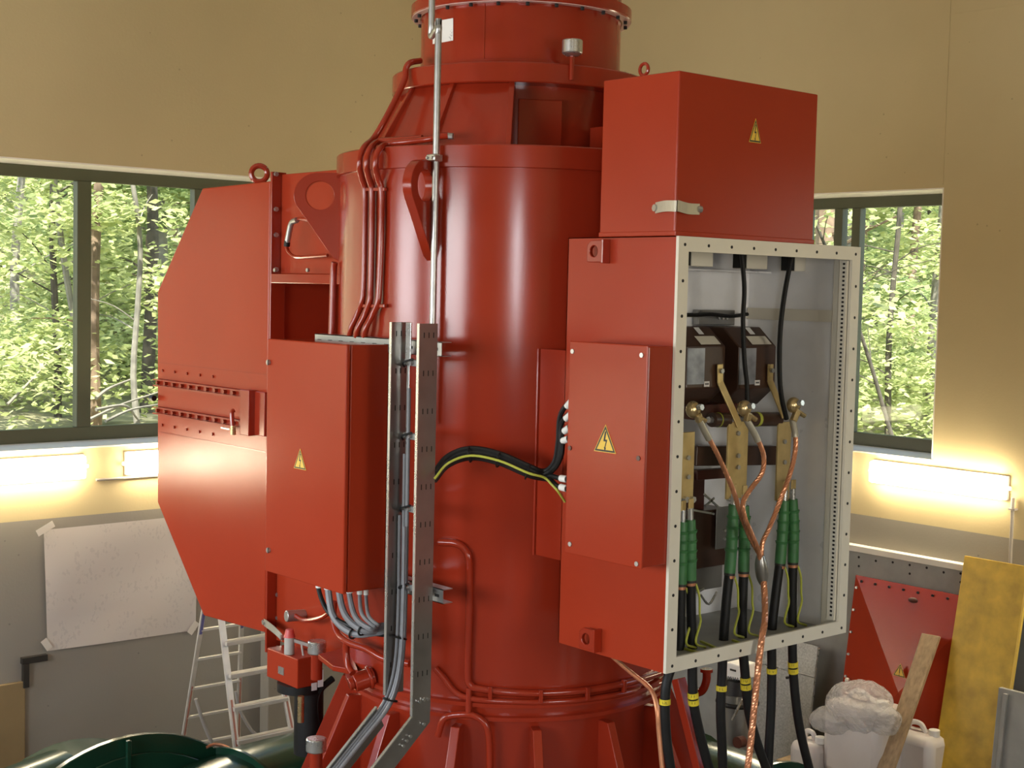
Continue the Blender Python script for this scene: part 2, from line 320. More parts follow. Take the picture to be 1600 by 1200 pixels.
def window(name, label, axis, wallp, a0, a1, mull, sgn=1, depth=0.44, dbl=None):
    """frame set `depth` into the wall, white reveal, mullions at the given places, one pane between each two"""
    loc = (wallp, (a0+a1)/2, WZ0) if axis == 'x' else ((a0+a1)/2, wallp, WZ0)
    w = bpy.data.objects.new(name, None); COL.objects.link(w); w.location = loc; ORG[w] = Vector(loc); struct(w, label, 'window')
    def bx(p0, p1, u0, u1, z0, z1):
        p0, p1 = wallp+sgn*p0, wallp+sgn*p1
        return MB().box(p0, p1, u0, u1, z0, z1) if axis == 'x' else MB().box(u0, u1, p0, p1, z0, z1)
    t = 0.012
    bx(-0.015, depth, a0, a1, WZ0, WZ0+t).build('window_sill', M['sill'], w, False)
    bx(0.0, depth, a0, a1, WZ1-t, WZ1).build('window_head', M['sill'], w, False)
    bx(0.0, depth, a0, a0+t, WZ0+t, WZ1-t).build('jamb', M['sill'], w, False); bx(0.0, depth, a1-t, a1, WZ0+t, WZ1-t).build('jamb', M['sill'], w, False)
    z0, z1 = WZ0+t, WZ1-t
    bx(depth, depth+0.07, a0, a1, z1-0.10, z1).build('frame_bar', M['winframe'], w, False, 0.004)
    bx(depth, depth+0.07, a0, a1, z0, z0+0.115).build('frame_bar', M['winframe'], w, False, 0.004)
    edges = [a0+0.0] + list(mull) + [a1]
    for m, hw in [(a0+0.04, .04), (a1-0.04, .04)] + list(mull):
        bx(depth-0.012, depth+0.075, m-hw, m+hw, z0+0.115, z1-0.10).build('mullion', M['winframe'], w, False, 0.004)
    pts = [(a0+0.08, a0+0.08)] + [(m-hw, m+hw) for m, hw in sorted(mull)] + [(a1-0.08, a1-0.08)]
    for i in range(len(pts)-1):
        bx(depth+0.03, depth+0.038, pts[i][1], pts[i+1][0], z0+0.115, z1-0.10).build('pane', M['glass'], w, False)
    return w
ml = [(onY(131.5, 450, YL+.43).x, 0.062)]; step = 1.083
ml = [(ml[0][0]+k*step, 0.062) for k in (-2, -1, 0, 1, 2)]
window('window_1', 'wide olive-framed window in the left wall looking onto woods', 'y', YL, wl[0], wl[1], ml)
r1 = onX(1308, 400, XR+.43).y; r2 = onX(1335.5, 400, XR+.43).y
window('window_2', 'olive-framed window in the right wall behind the open terminal box', 'x', XR, wr[0], wr[1], [(r2, 0.045), (r1, 0.045), (2.5, .05)])
# ledge along the right wall, lamplight on its top put in as white
lz = onX(1331, 850, XR-0.05).z
struct(MB().box(XR-0.09, XR, -4.0, 4.9, lz-0.055, lz).build('trim_1', M['sill'], None, False, 0.005, loc=(XR, 0, lz-.055)))
struct(MB().box(XR-0.055, XR, -4.0, 4.9, 0, lz-0.055).build('baseboard_right', M['grey_board'], None, False, loc=(XR, 0, 0)), 'thick grey plinth along the foot of the right wall', 'plinth')
# rows of drilled holes in the plinth under the ledge
hb = MB()
for k in range(7):
    for r, yy in enumerate((861, 872, 884)):
        if r == 2 and k % 3: continue
        p = onX(1342+k*26.5, yy+k*4.2+random.uniform(-2, 2), XR-0.055)
        hb.cyl(p+Vector((-0.002, 0, 0)), p+Vector((0.004, 0, 0)), 0.011, n=8)
hb.build('drilled_hole', M['dark'], bpy.data.objects['baseboard_right'], False)['kind'] = 'stuff'
# beige door leaf low in the left wall
dx = onY(37, 1120, YL).x; dz = onY(20, 1066, YL).z
D1 = bpy.data.objects.new('door_1', None); COL.objects.link(D1); D1.location = (dx-.5, YL, 0); ORG[D1] = Vector((dx-.5, YL, 0)); struct(D1, 'beige door leaf low in the left wall', 'door')
M['door'] = mat('beige_door_paint', (0.24, 0.165, 0.075), 0.55, var=0.06)
MB().box(dx-0.95, dx, YL-0.035, YL, 0, dz).build('leaf', M['door'], D1, False, 0.006)
MB().box(dx-0.86, dx-0.84, YL-0.10, YL-0.035, 1.0, 1.12).build('door_handle', M['bolt'], D1, False, 0.004)

# ------------------------------------------------------------------ wall lamps
def lamp(axis, a0, a1, label, group='fluorescent wall lamps'):
    z0, z1 = 3.60, 3.80
    if axis == 'y':
        t = thing('wall_lamp', label, 'lamp', ((a0+a1)/2, YL-0.05, z0), group)
        MB().box(a0, a1, YL-0.035, YL, z0, z1).build('housing', M['lamp_body'], t, False, 0.01)
        MB().box(a0+.012, a1-.012, YL-0.105, YL-0.036, z0+.006, z1-.006).build('diffuser', M['diffuser'], t, True, 0.022)
        for a in (a0, a1): MB().cyl((a, YL-.03, z0+.1), (a+(0.03 if a == a1 else -.03), YL-.03, z0+.1), 0.016, n=10).build('end_gland', M['lamp_body'], t)
    else:
        t = thing('wall_lamp', label, 'lamp', (XR-0.05, (a0+a1)/2, z0), group)
        MB().box(XR-0.035, XR, a0, a1, z0, z1).build('housing', M['lamp_body'], t, False, 0.01)
        MB().box(XR-0.105, XR-0.036, a0+.012, a1-.012, z0+.006, z1-.006).build('diffuser', M['diffuser'], t, True, 0.022)
        for a in (a0, a1): MB().cyl((XR-.03, a, z0+.1), (XR-.03, a+(0.03 if a == a1 else -.03), z0+.1), 0.016, n=10).build('end_gland', M['lamp_body'], t)
    return t
e1 = onY(138, 738, YL-.1).x; e2 = onY(202, 735, YL-.1).x
lamp('y', e1-1.30, e1, 'lit wall lamp under the left window, leftmost in the photograph')
lamp('y', e2, e2+1.30, 'lit wall lamp on the left wall, half hidden by the cooler hood')
for k in (1, 4): lamp('y', e1-1.30-(e2-e1)*k-1.30*k, e1-(e2-e1)*k-1.30*k, 'lit wall lamp on the left wall '+('just left of the picture' if k == 1 else 'near the far corner behind the camera'))
er = onX(1568, 758, XR-.1).y
lamp('x', er, er+1.30, 'lit wall lamp on the right wall, beside the open terminal box')
lamp('x', er+1.66, er+2.96, 'lit wall lamp on the right wall, hidden behind the generator')
for k in (1,): lamp('x', er-1.66*k-.0, er-1.66*k+1.30, 'lit wall lamp further along the right wall, outside the picture')
# conduits
c0 = onY(150, 750, YL-.02); c1 = onY(420, 733, YL-.02)
tag(MB().cyl(c0, Vector((c1.x, c0.y, c0.z)), 0.011, n=10).build('conduit', M['conduit']), 'thin grey conduit running under the lamps on the left wall', 'conduit')
pa = onX(1583, 778, XR-.03); pb = onX(1580, 862, XR-.03)
cp_ = thing('conduit', 'thin upright grey conduit beside the lamp on the right wall', 'conduit', (pa.x, pa.y, lz))
MB().cyl((pa.x, pa.y, lz), (pa.x, pa.y, pa.z), 0.014, n=10).build('tube', M['conduit'], cp_)
MB().box(pa.x-.02, XR, pa.y-.03, pa.y+.03, pa.z-.10, pa.z-.085).build('clip', M['conduit'], cp_, False)

# ------------------------------------------------------------------ woods outside the windows
def gz(x, y):
    d = max(y-5.6, x-5.98, 0)
    return 3.22 + 0.035*d + max(0, d-10)*0.20 + 0.10*math.sin(x*0.9+y*0.6)*min(1, d/3) + 0.06*math.sin(x*2.3-y*1.7)*min(1, d/3)
gb = MB(); NX, NY = 70, 70; idx = {}
xs = [-34+i*1.6 for i in range(72)]; ys = [-22+i*1.6 for i in range(64)]
for i, x in enumerate(xs):
    for j, y in enumerate(ys):
        idx[i, j] = len(gb.v); gb.v.append(Vector((x, y, gz(x, y))))
for i in range(len(xs)-1):
    for j in range(len(ys)-1):
        if max(ys[j+1]-5.6, xs[i+1]-5.98) > 1.2: gb.f.append((idx[i, j], idx[i+1, j], idx[i+1, j+1], idx[i, j+1]))
struct(gb.build('ground', M['soil'], None, True, loc=(0, 0, 3.2)), 'brown forest ground outside the windows', 'ground')
def outpt(px, D):                                     # point on the ground outside, D metres from the eye in direction of column px
    d = ray(px, 500); h = Vector((d.x, d.y, 0)).normalized()*D
    x, y = CAM.x+h.x, CAM.y+h.y; return Vector((x, y, gz(x, y)))
gt = MB(); tp = [outpt(1150+k*60, 17.2) for k in range(9)]
for k in range(len(tp)-1):
    a, b = tp[k], tp[k+1]; n = Vector((FWD.x, FWD.y, 0))*1.1
    gt.add([a-n*.2, b-n*.2, b+n, a+n], [(0, 1, 2, 3)])
for v in gt.v: v.z = gz(v.x, v.y)+0.10
struct(gt.build('trim_2', M['gravel'], None, True), 'pale sunlit gravel track outside the right window', 'track')
def leaves(mb, rng, c, rx, rz, n, s):
    for _ in range(n):
        while True:
            x, y, z = rng.uniform(-1, 1), rng.uniform(-1, 1), rng.uniform(-1, 1)
            if x*x+y*y+z*z < 1: break
        p = Vector((c[0]+x*rx, c[1]+y*rx, c[2]+z*rz)); a = rng.uniform(0, 6.283); tl = rng.uniform(-0.9, 0.9); q = s*rng.uniform(0.6, 1.35)
        u = Vector((math.cos(a), math.sin(a), rng.uniform(-.5, .5)))*q; w = Vector((-math.sin(a)*math.cos(tl), math.cos(a)*math.cos(tl), math.sin(tl)))*q*0.62
        k = len(mb.v); mb.v += [p-u, p+w*.9-u*.1, p+u, p-w*.9-u*.1]; mb.f.append((k, k+1, k+2, k+3))
def tree(label, px, D, r, H, bark, leaf, nleaf, lean=(0, 0), crown=(0.12, 1.0), cr=1.6, ls=0.06, wig=0.05, seed=0, group='trees outside the windows', toppx=None):
    rng = random.Random(seed*31+5); b = outpt(px, D)
    t = thing('forest_tree', label, 'tree', b, group)
    right = Vector((_R.x, _R.y, 0)); pts = []
    for k in range(9):
        q = k/8; pts.append(b+Vector((0, 0, H*q-0.1))+right*(lean[0]*q*H+wig*math.sin(q*9+seed))+Vector((_F.x, _F.y, 0))*(lean[1]*q*H+wig*math.cos(q*7+seed)))
    tr = MB().tube(pts, lambda q: r*(1-0.6*q), 8, 3)
    for k in range(9):
        q = rng.uniform(0.15, 0.95); i = min(7, int(q*8)); p = pts[i].lerp(pts[i+1], q*8-i); a = rng.uniform(0, 6.28); L = rng.uniform(.5, 1.3)
        d = Vector((math.cos(a), math.sin(a), rng.uniform(0.1, 0.7)))*L
        tr.tube([p, p+d*.5+Vector((0, 0, .05)), p+d], lambda q: r*0.16*(1-0.7*q)+.003, 5, 3)
    tr.build('trunk', M[bark], t, True, fix=False)
    lm = MB()
    ncl = max(6, nleaf//130)
    for k in range(ncl):
        q = rng.uniform(*crown); i = min(7, int(q*8)); p = pts[i].lerp(pts[i+1], max(0, min(1, q*8-i))); a = rng.uniform(0, 6.28); d = cr*math.sqrt(rng.random())
        leaves(lm, rng, (p.x+d*math.cos(a), p.y+d*math.sin(a), p.z+rng.uniform(-.3, .3)), rng.uniform(.4, .8), rng.uniform(.16, .34), nleaf//ncl, ls)
    if lm.f: lm.build('foliage', M[leaf], t, False, fix=False)
    return t
TL = [
 ('slim dark upright tree in the middle of the left window\'s first pane', 86, 19.5, .055, 7, 'bark', 'leaf1', 4500, (0.004, 0)),
 ('thin pale tree leaning left behind the left window\'s mullion', 150, 18.5, .05, 6.5, 'bark2', 'leaf1', 1500, (-0.17, 0)),
 ('red-brown trunk just right of the left window\'s mullion', 152, 17.6, .075, 8, 'bark3', 'leaf1', 3600, (0.0, 0)),
 ('crooked grey tree in the left window\'s second pane', 232, 17.0, .04, 6, 'bark2', 'leaf1', 1800, (-0.10, 0)),
 ('dark straight tree beside the cooler hood in the left window', 233, 20.5, .10, 8, 'bark', 'leaf1', 2600, (0.0, 0)),
 ('pale slim trunk next to the dark tree by the cooler hood', 250, 24.0, .12, 9, 'bark2', 'leaf2', 2600, (-.01, 0)),
 ('thick tan trunk at the left edge of the right window', 1286, 20.0, .17, 8, 'bark3', 'leaf1', 1800, (0, 0)),
 ('pale flaky trunk between the right window\'s two mullions', 1322, 21.5, .13, 9, 'bark2', 'leaf1', 1800, (0, 0)),
 ('thin forked sapling in the middle of the right window', 1394, 18.6, .045, 6, 'bark', 'leaf1', 2600, (.005, 0)),
 ('slender birch at the right edge of the right window', 1462, 21.0, .08, 8, 'bark2', 'leaf1', 2600, (.008, 0)),
 ('thin bare tree leaning left across the right window', 1428, 17.4, .028, 4.5, 'bark', 'leaf1', 500, (-.40, 0)),
]
for k, (lb, px, D, r, H, bk, lf, nl, ln) in enumerate(TL): tree(lb, px, D, r, H, bk, lf, nl, ln, seed=k+1, wig=.11 if 'crooked' in lb else .04)
rng = random.Random(3)
ORDN = ['first', 'second', 'third', 'fourth', 'fifth', 'sixth', 'seventh', 'eighth', 'ninth', 'tenth', 'eleventh', 'twelfth', 'thirteenth', 'fourteenth', 'fifteenth']
sides = [('left window', -20, 330, 15), ('right window', 1265, 1480, 11)]
for side, p0, p1, n in sides:
    cols = sorted(p0+(p1-p0)*((k*0.618+0.13) % 1) for k in range(n))
    for k in range(n):
        D = 23+k*(2.0 if side[0] == 'l' else 2.6); px = p0+(p1-p0)*((k*0.618+0.13) % 1)
        tree('leafy background tree seen through the '+side+', '+ORDN[cols.index(px)]+' from the left', px, D, rng.uniform(.07, .13), rng.uniform(6.5, 9), rng.choice(['bark', 'bark2', 'bark3']), 'leaf1' if k % 3 else 'leaf2', 5200,
             (rng.uniform(-.03, .03), 0), (0.02, 1.0), 2.3, 0.085+0.002*k, .06, seed=40+k+(100 if side[0] == 'r' else 0), group='background trees in the '+side)
rng = random.Random(21)
for k in range(10):                                     # woods that go on behind the machine, seen only from a step aside
    px = [370, 450, 530, 610, 690, 960, 1030, 1100, 1170, 1235][k]
    tree('leafy background tree hidden behind the generator, '+ORDN[k]+' from the left', px, 24+(k*7) % 12, rng.uniform(.07, .12), rng.uniform(6.5, 8.5), ['bark', 'bark3'][k % 2], 'leaf1', 4200,
         (rng.uniform(-.03, .03), 0), (0.02, 1.0), 2.6, 0.10, .06, seed=300+k, group='background trees behind the machine')
ub = MB(); rng = random.Random(9)
for k in range(60):
    p = outpt(rng.uniform(360, 1240), rng.uniform(20, 44)); leaves(ub, rng, (p.x, p.y, p.z+rng.uniform(.2, .9)), rng.uniform(1.0, 1.9), rng.uniform(.3, .9), 200, 0.075)
for k in range(150):
    side = sides[0] if k % 5 < 3 else sides[1]
    p = outpt(rng.uniform(side[1]-40, side[2]+40), rng.uniform(17.5, 44)); leaves(ub, rng, (p.x, p.y, p.z+rng.uniform(.2, .9)), rng.uniform(.7, 1.5), rng.uniform(.3, .9), 300, 0.06)
tag(ub.build('undergrowth', M['leaf1'], None, False, fix=False), 'low green undergrowth covering the forest floor outside', 'undergrowth', kind='stuff')
# fallen branches and rocks by the left window
for k, (a, b, c, D, r) in enumerate([((140, 655), (190, 632), (250, 612), 16.4, .020), ((150, 640), (195, 634), (215, 655), 16.2, .022), ((150, 622), (172, 606), (212, 590), 16.8, .024), ((12, 632), (45, 598), (80, 560), 16.9, .020), ((165, 658), (205, 640), (248, 632), 16.0, .02)]):
    base = outpt(a[0], D); yv = base.y; pts = [onY(p[0], p[1], yv+.1*i) for i, p in enumerate((a, b, c))]
    tag(MB().tube(pts, lambda q: r*(1-.5*q), 6, 5).build('fallen_branch', M['bark2']), 
        ['long pale fallen branch rising to the cooler hood\'s edge', 'short forked pale branch on the ground past the mullion', 'upper grey dead branch beside the mullion', 'thin dead branch slanting up in the first pane', 'lowest pale branch by the window bottom'][k]+' outside', 'branch', 'fallen branches outside the left window')
for px, py, D, r, lb in ((8, 655, 15.6, .22, 'pinkish boulder at the bottom left of the left window'), (42, 662, 15.4, .10, 'small pinkish stone beside the boulder outside the left window'), (1441, 668, 16.0, .14, 'pale stone at the bottom right of the right window'), (1405, 676, 15.8, .08, 'small pale stone left of the stone outside the right window')):
    p = outpt(px, D); rg = random.Random(px)
    tag(MB().ball(p+Vector((0, 0, r*.4)), r, 12, 8, (1.5, 1.2, .85), .12, rg).build('rock', M['rock']), lb, 'rock', 'rocks outside the windows')
# ------------------------------------------------------------------ generator
G = thing('hydro_generator', 'tall red cylindrical generator standing upright in the middle of the hall', 'generator', (0, 0, 0))
RB = 0.977
def Rb(z): return RB if z > 3.75 else (0.885 if z < 3.25 else 0.885+(z-3.25)/0.5*(RB-0.885))
def onB(px, py, off=0.0):
    R = RB
    for _ in range(5):
        p = onC(px, py, R+off); R = Rb(p.z)
    return onC(px, py, R+off)
MB().lathe([(0.80, 0.0), (0.86, 0.0), (0.86, 3.00), (0.885, 3.05), (0.885, 3.25), (RB, 3.75), (RB, 5.80), (0.80, 5.80)], 120).build('housing', M['red'], G)
MB().lathe([(0.90, 5.797), (0.992, 5.797), (0.996, 5.80), (0.996, 5.903), (0.99, 5.909), (0.90, 5.909)], 120).build('top_ring', M['red'], G)
MB().lathe([(0.40, 5.86), (0.93, 5.86), (0.93, 5.895), (0.40, 5.895)], 96).build('top_plate', M['red'], G)
MB().lathe([(0.40, 5.89), (0.575, 5.89), (0.575, 6.27), (0.40, 6.27)], 80).build('shoulder_drum', M['red'], G)
MB().lathe([(0.40, 6.25), (0.695, 6.25), (0.70, 6.255), (0.70, 6.345), (0.694, 6.352), (0.40, 6.352)], 96).build('collar', M['red'], G)
MB().lathe([(0.45, 6.35), (0.548, 6.35), (0.548, 7.6), (0.45, 7.6)], 96).build('neck', M['red'], G)
MB().lathe([(0.54, 6.352), (0.575, 6.352), (0.575, 6.385), (0.54, 6.392)], 96).build('neck_foot_ring', M['red'], G)
fl = MB().lathe([(0.45, 6.675), (0.60, 6.675), (0.604, 6.68), (0.604, 6.735), (0.45, 6.735)], 96).build('neck_flange', M['red'], G)
M['pale_red'] = mat('pale_flange_face', (0.62, 0.40, 0.36), 0.3)
MB().lathe([(0.555, 6.671), (0.598, 6.671), (0.598, 6.676), (0.555, 6.676)], 96).build('pale_ring', M['pale_red'], fl)  # pale pink ring on the underside of the flange
for k in range(24): MB().cyl(pol(.576, 7+k*15, 6.655), pol(.576, 7+k*15, 6.672), .011, n=6).build('bolt', M['dark'], fl, False)
for z, w in ((3.105, .012), (3.035, .010)): MB().lathe([(0.87, z), (0.895+w, z), (0.895+w, z+.02), (0.87, z+.03)], 96).build('weld_ridge', M['red'], G)
# shoulder: radial ribs with sloping cover plates between them, one bay open
RIB = [225.5+k*27.6923 for k in range(13)]
for a in RIB[:1]+RIB[2:]:
    rv = pol(1, a, 0); tv = Vector((-rv.y, rv.x, 0))*0.014
    MB().prism([rv*.57+Vector((0, 0, 5.9))-tv, rv*.875+Vector((0, 0, 5.9))-tv, rv*.862+Vector((0, 0, 5.93))-tv, rv*.672+Vector((0, 0, 6.255))-tv, rv*.57+Vector((0, 0, 6.255))-tv], tv*2).build('rib', M['red'], G, False, .003)
for k in range(13):
    if k in (0, 1): continue
    a, b = RIB[k], RIB[(k+1) % 13]
    q = [pol(.845, a, 5.9), pol(.845, b, 5.9), pol(.655, b, 6.255), pol(.655, a, 6.255)]
    n = -((q[0]+q[1])/2).normalized()*0.012; n.z = -0.006
    MB().prism(q, n).build('cover_plate', M['red'], G, False)
for j, (px, py) in enumerate(((818, 128), (845, 128), (875, 126), (898, 131), (915, 134), (930, 125))): 
    p = onC(px, py, .575); d = Vector((p.x, p.y, 0)).normalized(); MB().cyl(p-d*.005, p+d*.022, .011, n=6).build('bolt', M['red'], G, False)
d = pol(1, 239.5, 0); tv = Vector((-d.y, d.x, 0))
MB().obox(d*.585+Vector((0, 0, 6.05)), tv*.115, d*.006, Vector((0, 0, .13))).build('inspection_cover', M['red'], G, False, .004)
# gussets round the foot
for k in range(14):
    a = 239+k*(360/14); rv = pol(1, a, 0); tv = Vector((-rv.y, rv.x, 0))*0.024; Z = lambda q: Vector((0, 0, q))
    MB().prism([rv*.84+Z(3.0)-tv, rv*.93+Z(3.0)-tv, rv*1.16+Z(2.45)-tv, rv*1.34+Z(1.9)-tv, rv*1.34+Z(0)-tv, rv*.84+Z(0)-tv], tv*2).build('gusset', M['red'], G, False, .004)
# lifting lugs: thick radial plates with a round eye
def holed(outline, hc, r, origin, u, v, t, n=56):
    hc = Vector(hc); O = [Vector(p) for p in outline]; outer = []; inner = []
    for i in range(n):
        d = Vector((math.cos(2*math.pi*i/n), math.sin(2*math.pi*i/n))); best = None
        for j in range(len(O)):
            a, b = O[j]-hc, O[(j+1) % len(O)]-hc; e = b-a; den = d.x*e.y-d.y*e.x
            if abs(den) < 1e-9: continue
            tt = (a.x*e.y-a.y*e.x)/den; ss = (a.x*d.y-a.y*d.x)/den
            if tt > 0 and -1e-6 <= ss <= 1+1e-6 and (best is None or tt > best): best = tt
        outer.append(hc+d*best); inner.append(hc+d*r)
    nrm = Vector(u).cross(Vector(v)).normalized()*t/2
    W = lambda p, s: Vector(origin)+Vector(u)*p.x+Vector(v)*p.y+nrm*s
    vs = [W(p, 1) for p in outer]+[W(p, 1) for p in inner]+[W(p, -1) for p in outer]+[W(p, -1) for p in inner]; fs = []
    for i in range(n):
        j = (i+1) % n
        fs += [(i, j, n+j, n+i), (2*n+j, 2*n+i, 3*n+i, 3*n+j), (j, i, 2*n+i, 2*n+j), (n+i, n+j, 3*n+j, 3*n+i)]
    return MB().add(vs, fs)
arc = [(.115+.14*math.cos(rad(a)), 5.70+.125*math.sin(rad(a))) for a in range(90, -41, -10)]
lugp = [(-.02, 5.825)] + arc + [(.0, 5.315), (-.02, 5.315)]
for a in (140.5, 203.5, 20, 320):
    rv = pol(1, a, 0); holed([(p[0], p[1]) for p in lugp], (.11, 5.70), .078, rv*RB, rv, Vector((0, 0, 1)), .05).build('lifting_lug', M['red'], G, True, .003)
# breather on the collar
b0 = onC(893, 128, .71); zc0 = onC(893, 84, .71).z; zc1 = onC(893, 62, .71).z
MB().tube([(b0.x, b0.y, 6.27), (b0.x, b0.y, 6.3), (b0.x, b0.y, zc0)], .012, 8, 0).build('breather_stem', M['red'], G)
br = MB().cyl((b0.x, b0.y, zc0), (b0.x, b0.y, zc1), .052, n=24).build('breather_cap', M['zinc'], G, True, .006)
MB().cyl((b0.x, b0.y, zc0-.012), (b0.x, b0.y, zc0), .03, .05, n=16).build('cap_lip', M['zinc'], br)
# printed sheet and seam on the neck
def curved(px0, px1, py0, py1, R, n=6):
    mb = MB(); g = []
    for i in range(n+1):
        px = px0+(px1-px0)*i/n
        g += [onC(px, py0-(px-px0)*.18, R), onC(px, py1-(px-px0)*.18, R)]
    mb.v = g; mb.f = [(2*i, 2*i+2, 2*i+3, 2*i+1) for i in range(n)]; return mb
def print_mat(name, paper, ink, sx, sy, amt):
    m = mat(name, paper, 0.7); n = m.node_tree.nodes; L = m.node_tree.links; b = n['Principled BSDF']; tc = n.new('ShaderNodeTexCoord')
    mp = n.new('ShaderNodeMapping'); mp.inputs['Scale'].default_value = (sx, sx, sy); L.new(tc.outputs['Object'], mp.inputs[0])
    v = n.new('ShaderNodeTexNoise'); v.inputs['Scale'].default_value = 1; v.inputs['Detail'].default_value = 2; L.new(mp.outputs[0], v.inputs['Vector'])
    w = n.new('ShaderNodeTexNoise'); w.inputs['Scale'].default_value = 6.0; w.inputs['Detail'].default_value = 2; L.new(tc.outputs['Object'], w.inputs['Vector'])
    a = n.new('ShaderNodeMath'); a.operation = 'GREATER_THAN'; a.inputs[1].default_value = .56; L.new(v.outputs['Fac'], a.inputs[0])
    c = n.new('ShaderNodeMath'); c.operation = 'GREATER_THAN'; c.inputs[1].default_value = .52; L.new(w.outputs['Fac'], c.inputs[0])
    e = n.new('ShaderNodeMath'); e.operation = 'MULTIPLY'; L.new(a.outputs[0], e.inputs[0]); L.new(c.outputs[0], e.inputs[1])
    g = n.new('ShaderNodeMath'); g.operation = 'MULTIPLY'; g.inputs[1].default_value = amt; L.new(e.outputs[0], g.inputs[0])
    x = n.new('ShaderNodeMix'); x.data_type = 'RGBA'; x.inputs['A'].default_value = (*paper, 1); x.inputs['B'].default_value = (*ink, 1); L.new(g.outputs[0], x.inputs['Factor']); L.new(x.outputs['Result'], b.inputs['Base Color']); return m
M['sheet'] = print_mat('printed_sheet', (0.80, 0.78, 0.74), (0.3, 0.3, 0.3), 160, 110, .6)
curved(676, 708, 34, 69, .551).build('printed_sheet', M['sheet'], G, True, label='white printed sheet stuck on the neck')
s0 = onC(757, 50, .548); MB().box(s0.x-.003, s0.x+.003, s0.y-.003, s0.y+.003, 6.39, 6.67).build('seam', M['red'], G, False)
# three red lube pipes up the housing
def P(px, py, R): return onC(px, py, R)
p0 = [((546, 527, 1.03), (549, 512, 1.03), (560, 488, 1.01), (566, 470, 1.005), (568.5, 440, 1.0), (570, 360, 1.0), (570.5, 300, 1.0), (566, 280, 1.02), (562, 262, 1.045), (563, 244, 1.045), (570, 229, 1.02), (584, 216, .93), (600, 190, .88), (618, 155, .80), (632, 125, .735), (634, 108, .725), (641, 98, .70), (656, 95, .60)),
      ((557, 527, 1.03), (560, 512, 1.03), (571, 490, 1.01), (578, 470, 1.005), (579.5, 440, 1.0), (581, 360, 1.0), (581.5, 300, 1.0), (577, 280, 1.02), (573, 262, 1.045), (574, 244, 1.045), (580, 230, 1.02), (592, 221, .94), (620, 219, .92), (660, 216, .90)),
      ((569, 527, 1.03), (572, 512, 1.03), (582, 492, 1.01), (590, 474, 1.005), (593, 440, 1.0), (596, 360, 1.0), (596.5, 300, 1.0), (591, 280, 1.02), (587, 262, 1.045), (588, 244, 1.045), (594, 232, 1.02), (606, 225, .95), (640, 221, .93), (672, 217, .92), (686, 213, .90), (700, 212, .885))]
for pth in p0: MB().tube([P(*q) for q in pth], .0165, 10, 5).build('lube_pipe', M['red'], G)
f0 = P(697, 212, .885); MB().cyl(f0, P(708, 213, .88), .016, n=8).build('pipe_fitting', M['bolt'], G)
for py in (296, 478):
    a, b = P(566, py, 1.0), P(602, py, 1.0); MB().bar(a, b, .02, .018).build('pipe_clip', M['red'], G, False, .003)
# pipes low on the housing
low = [[(686, 847), (712, 849), (727, 860), (733, 880), (733.5, 950), (731, 1050), (735, 1070), (748, 1076), (800, 1082), (850, 1083), (920, 1078), (980, 1067), (1032, 1052)],
       [(680, 1044), (694, 1060), (710, 1080), (730, 1090), (770, 1095), (850, 1097), (920, 1092), (980, 1082), (1036, 1066)],
       [(684, 1150), (692, 1126), (705, 1118), (735, 1117), (755, 1127), (763, 1145), (765, 1175), (765, 1215)]]
for q, r, o in zip(low, (.019, .016, .018), (.016, .016, .03)): MB().tube([onB(x, y, o) for x, y in q], r, 10, 6).build('oil_pipe', M['red'], G)
MB().tube([onB(733, 1075, .016), onB(732, 1117, .03)], .016, 10, 0).build('oil_pipe', M['red'], G)
for px, py in ((766, 1079), (845, 1084), (918, 1080), (975, 1068)):
    a = onB(px, py-6, .03); b = onB(px, py+14, .03); MB().bar(a, b, .022, .02).build('pipe_clip', M['red'], G, False, .003)
for q in ([(522, 940), (521, 965), (528, 990), (545, 1004), (575, 1015), (600, 1029), (640, 1037)], [(541, 1002), (541, 1020), (544, 1040), (551, 1052)]):
    MB().tube([onC(x, y, 1.03) for x, y in q], .019, 10, 5).build('oil_pipe', M['red'], G)
s1 = onB(584, 1056, 0); s2 = onX(553, 1067, s1.x-.10)
MB().cyl(s1, s2, .05, n=20).build('sensor_boss', M['red'], G, True, .005); MB().cyl(s2, s2+(s2-s1)*.25, .032, n=16).build('sensor_cap', M['red'], G, True, .004)
MB().cyl(s1.lerp(s2, .15), s1.lerp(s2, .3), .062, n=20).build('boss_flange', M['red'], G, True, .004)
k0 = onC(500, 1020, .95); MB().prism([onZ(497, 1022, k0.z), onZ(520, 1040, k0.z), onZ(560, 1048, k0.z), onZ(545, 1010, k0.z)], (0, 0, -.03)).build('bracket', M['red'], G, False, .004)
# upright galvanised conduit in front of the housing
gp = onC(681, 260, 1.035); gz0 = onC(677, 505, 1.035).z; gz1 = onC(686, 48, 1.035).z
cg = thing('steel_conduit', 'thin galvanised pipe standing in front of the generator, hooked at its top', 'pipe', (gp.x, gp.y, gz0))
h1 = Vector((gp.x, gp.y, gz1)); kk = onX(674, 50, gp.x+.10)
MB().tube([(gp.x, gp.y, gz0-.5), (gp.x, gp.y, gz1-.10), h1+Vector((0, 0, -.02)), h1+Vector((0, .0, .02)), h1.lerp(kk, .5)+Vector((0, 0, .0)), kk+Vector((0, 0, -.02)), kk+Vector((0, 0, .03)), kk+Vector((0, 0, .12)), kk+Vector((0, 0, .6))], .0165, 12, 6).build('pipe', M['steel'], cg)
cz = onC(680, 247, 1.04).z
MB().box(gp.x-.035, gp.x+.02, gp.y-.03, gp.y+.035, cz-.018, cz+.018).build('clamp', M['zinc'], cg, True, .006)
for dy in (-.018, .022): MB().cyl((gp.x-.035, gp.y+dy, cz), (gp.x-.043, gp.y+dy, cz), .007, n=6).build('screw', M['bolt'], cg, False)

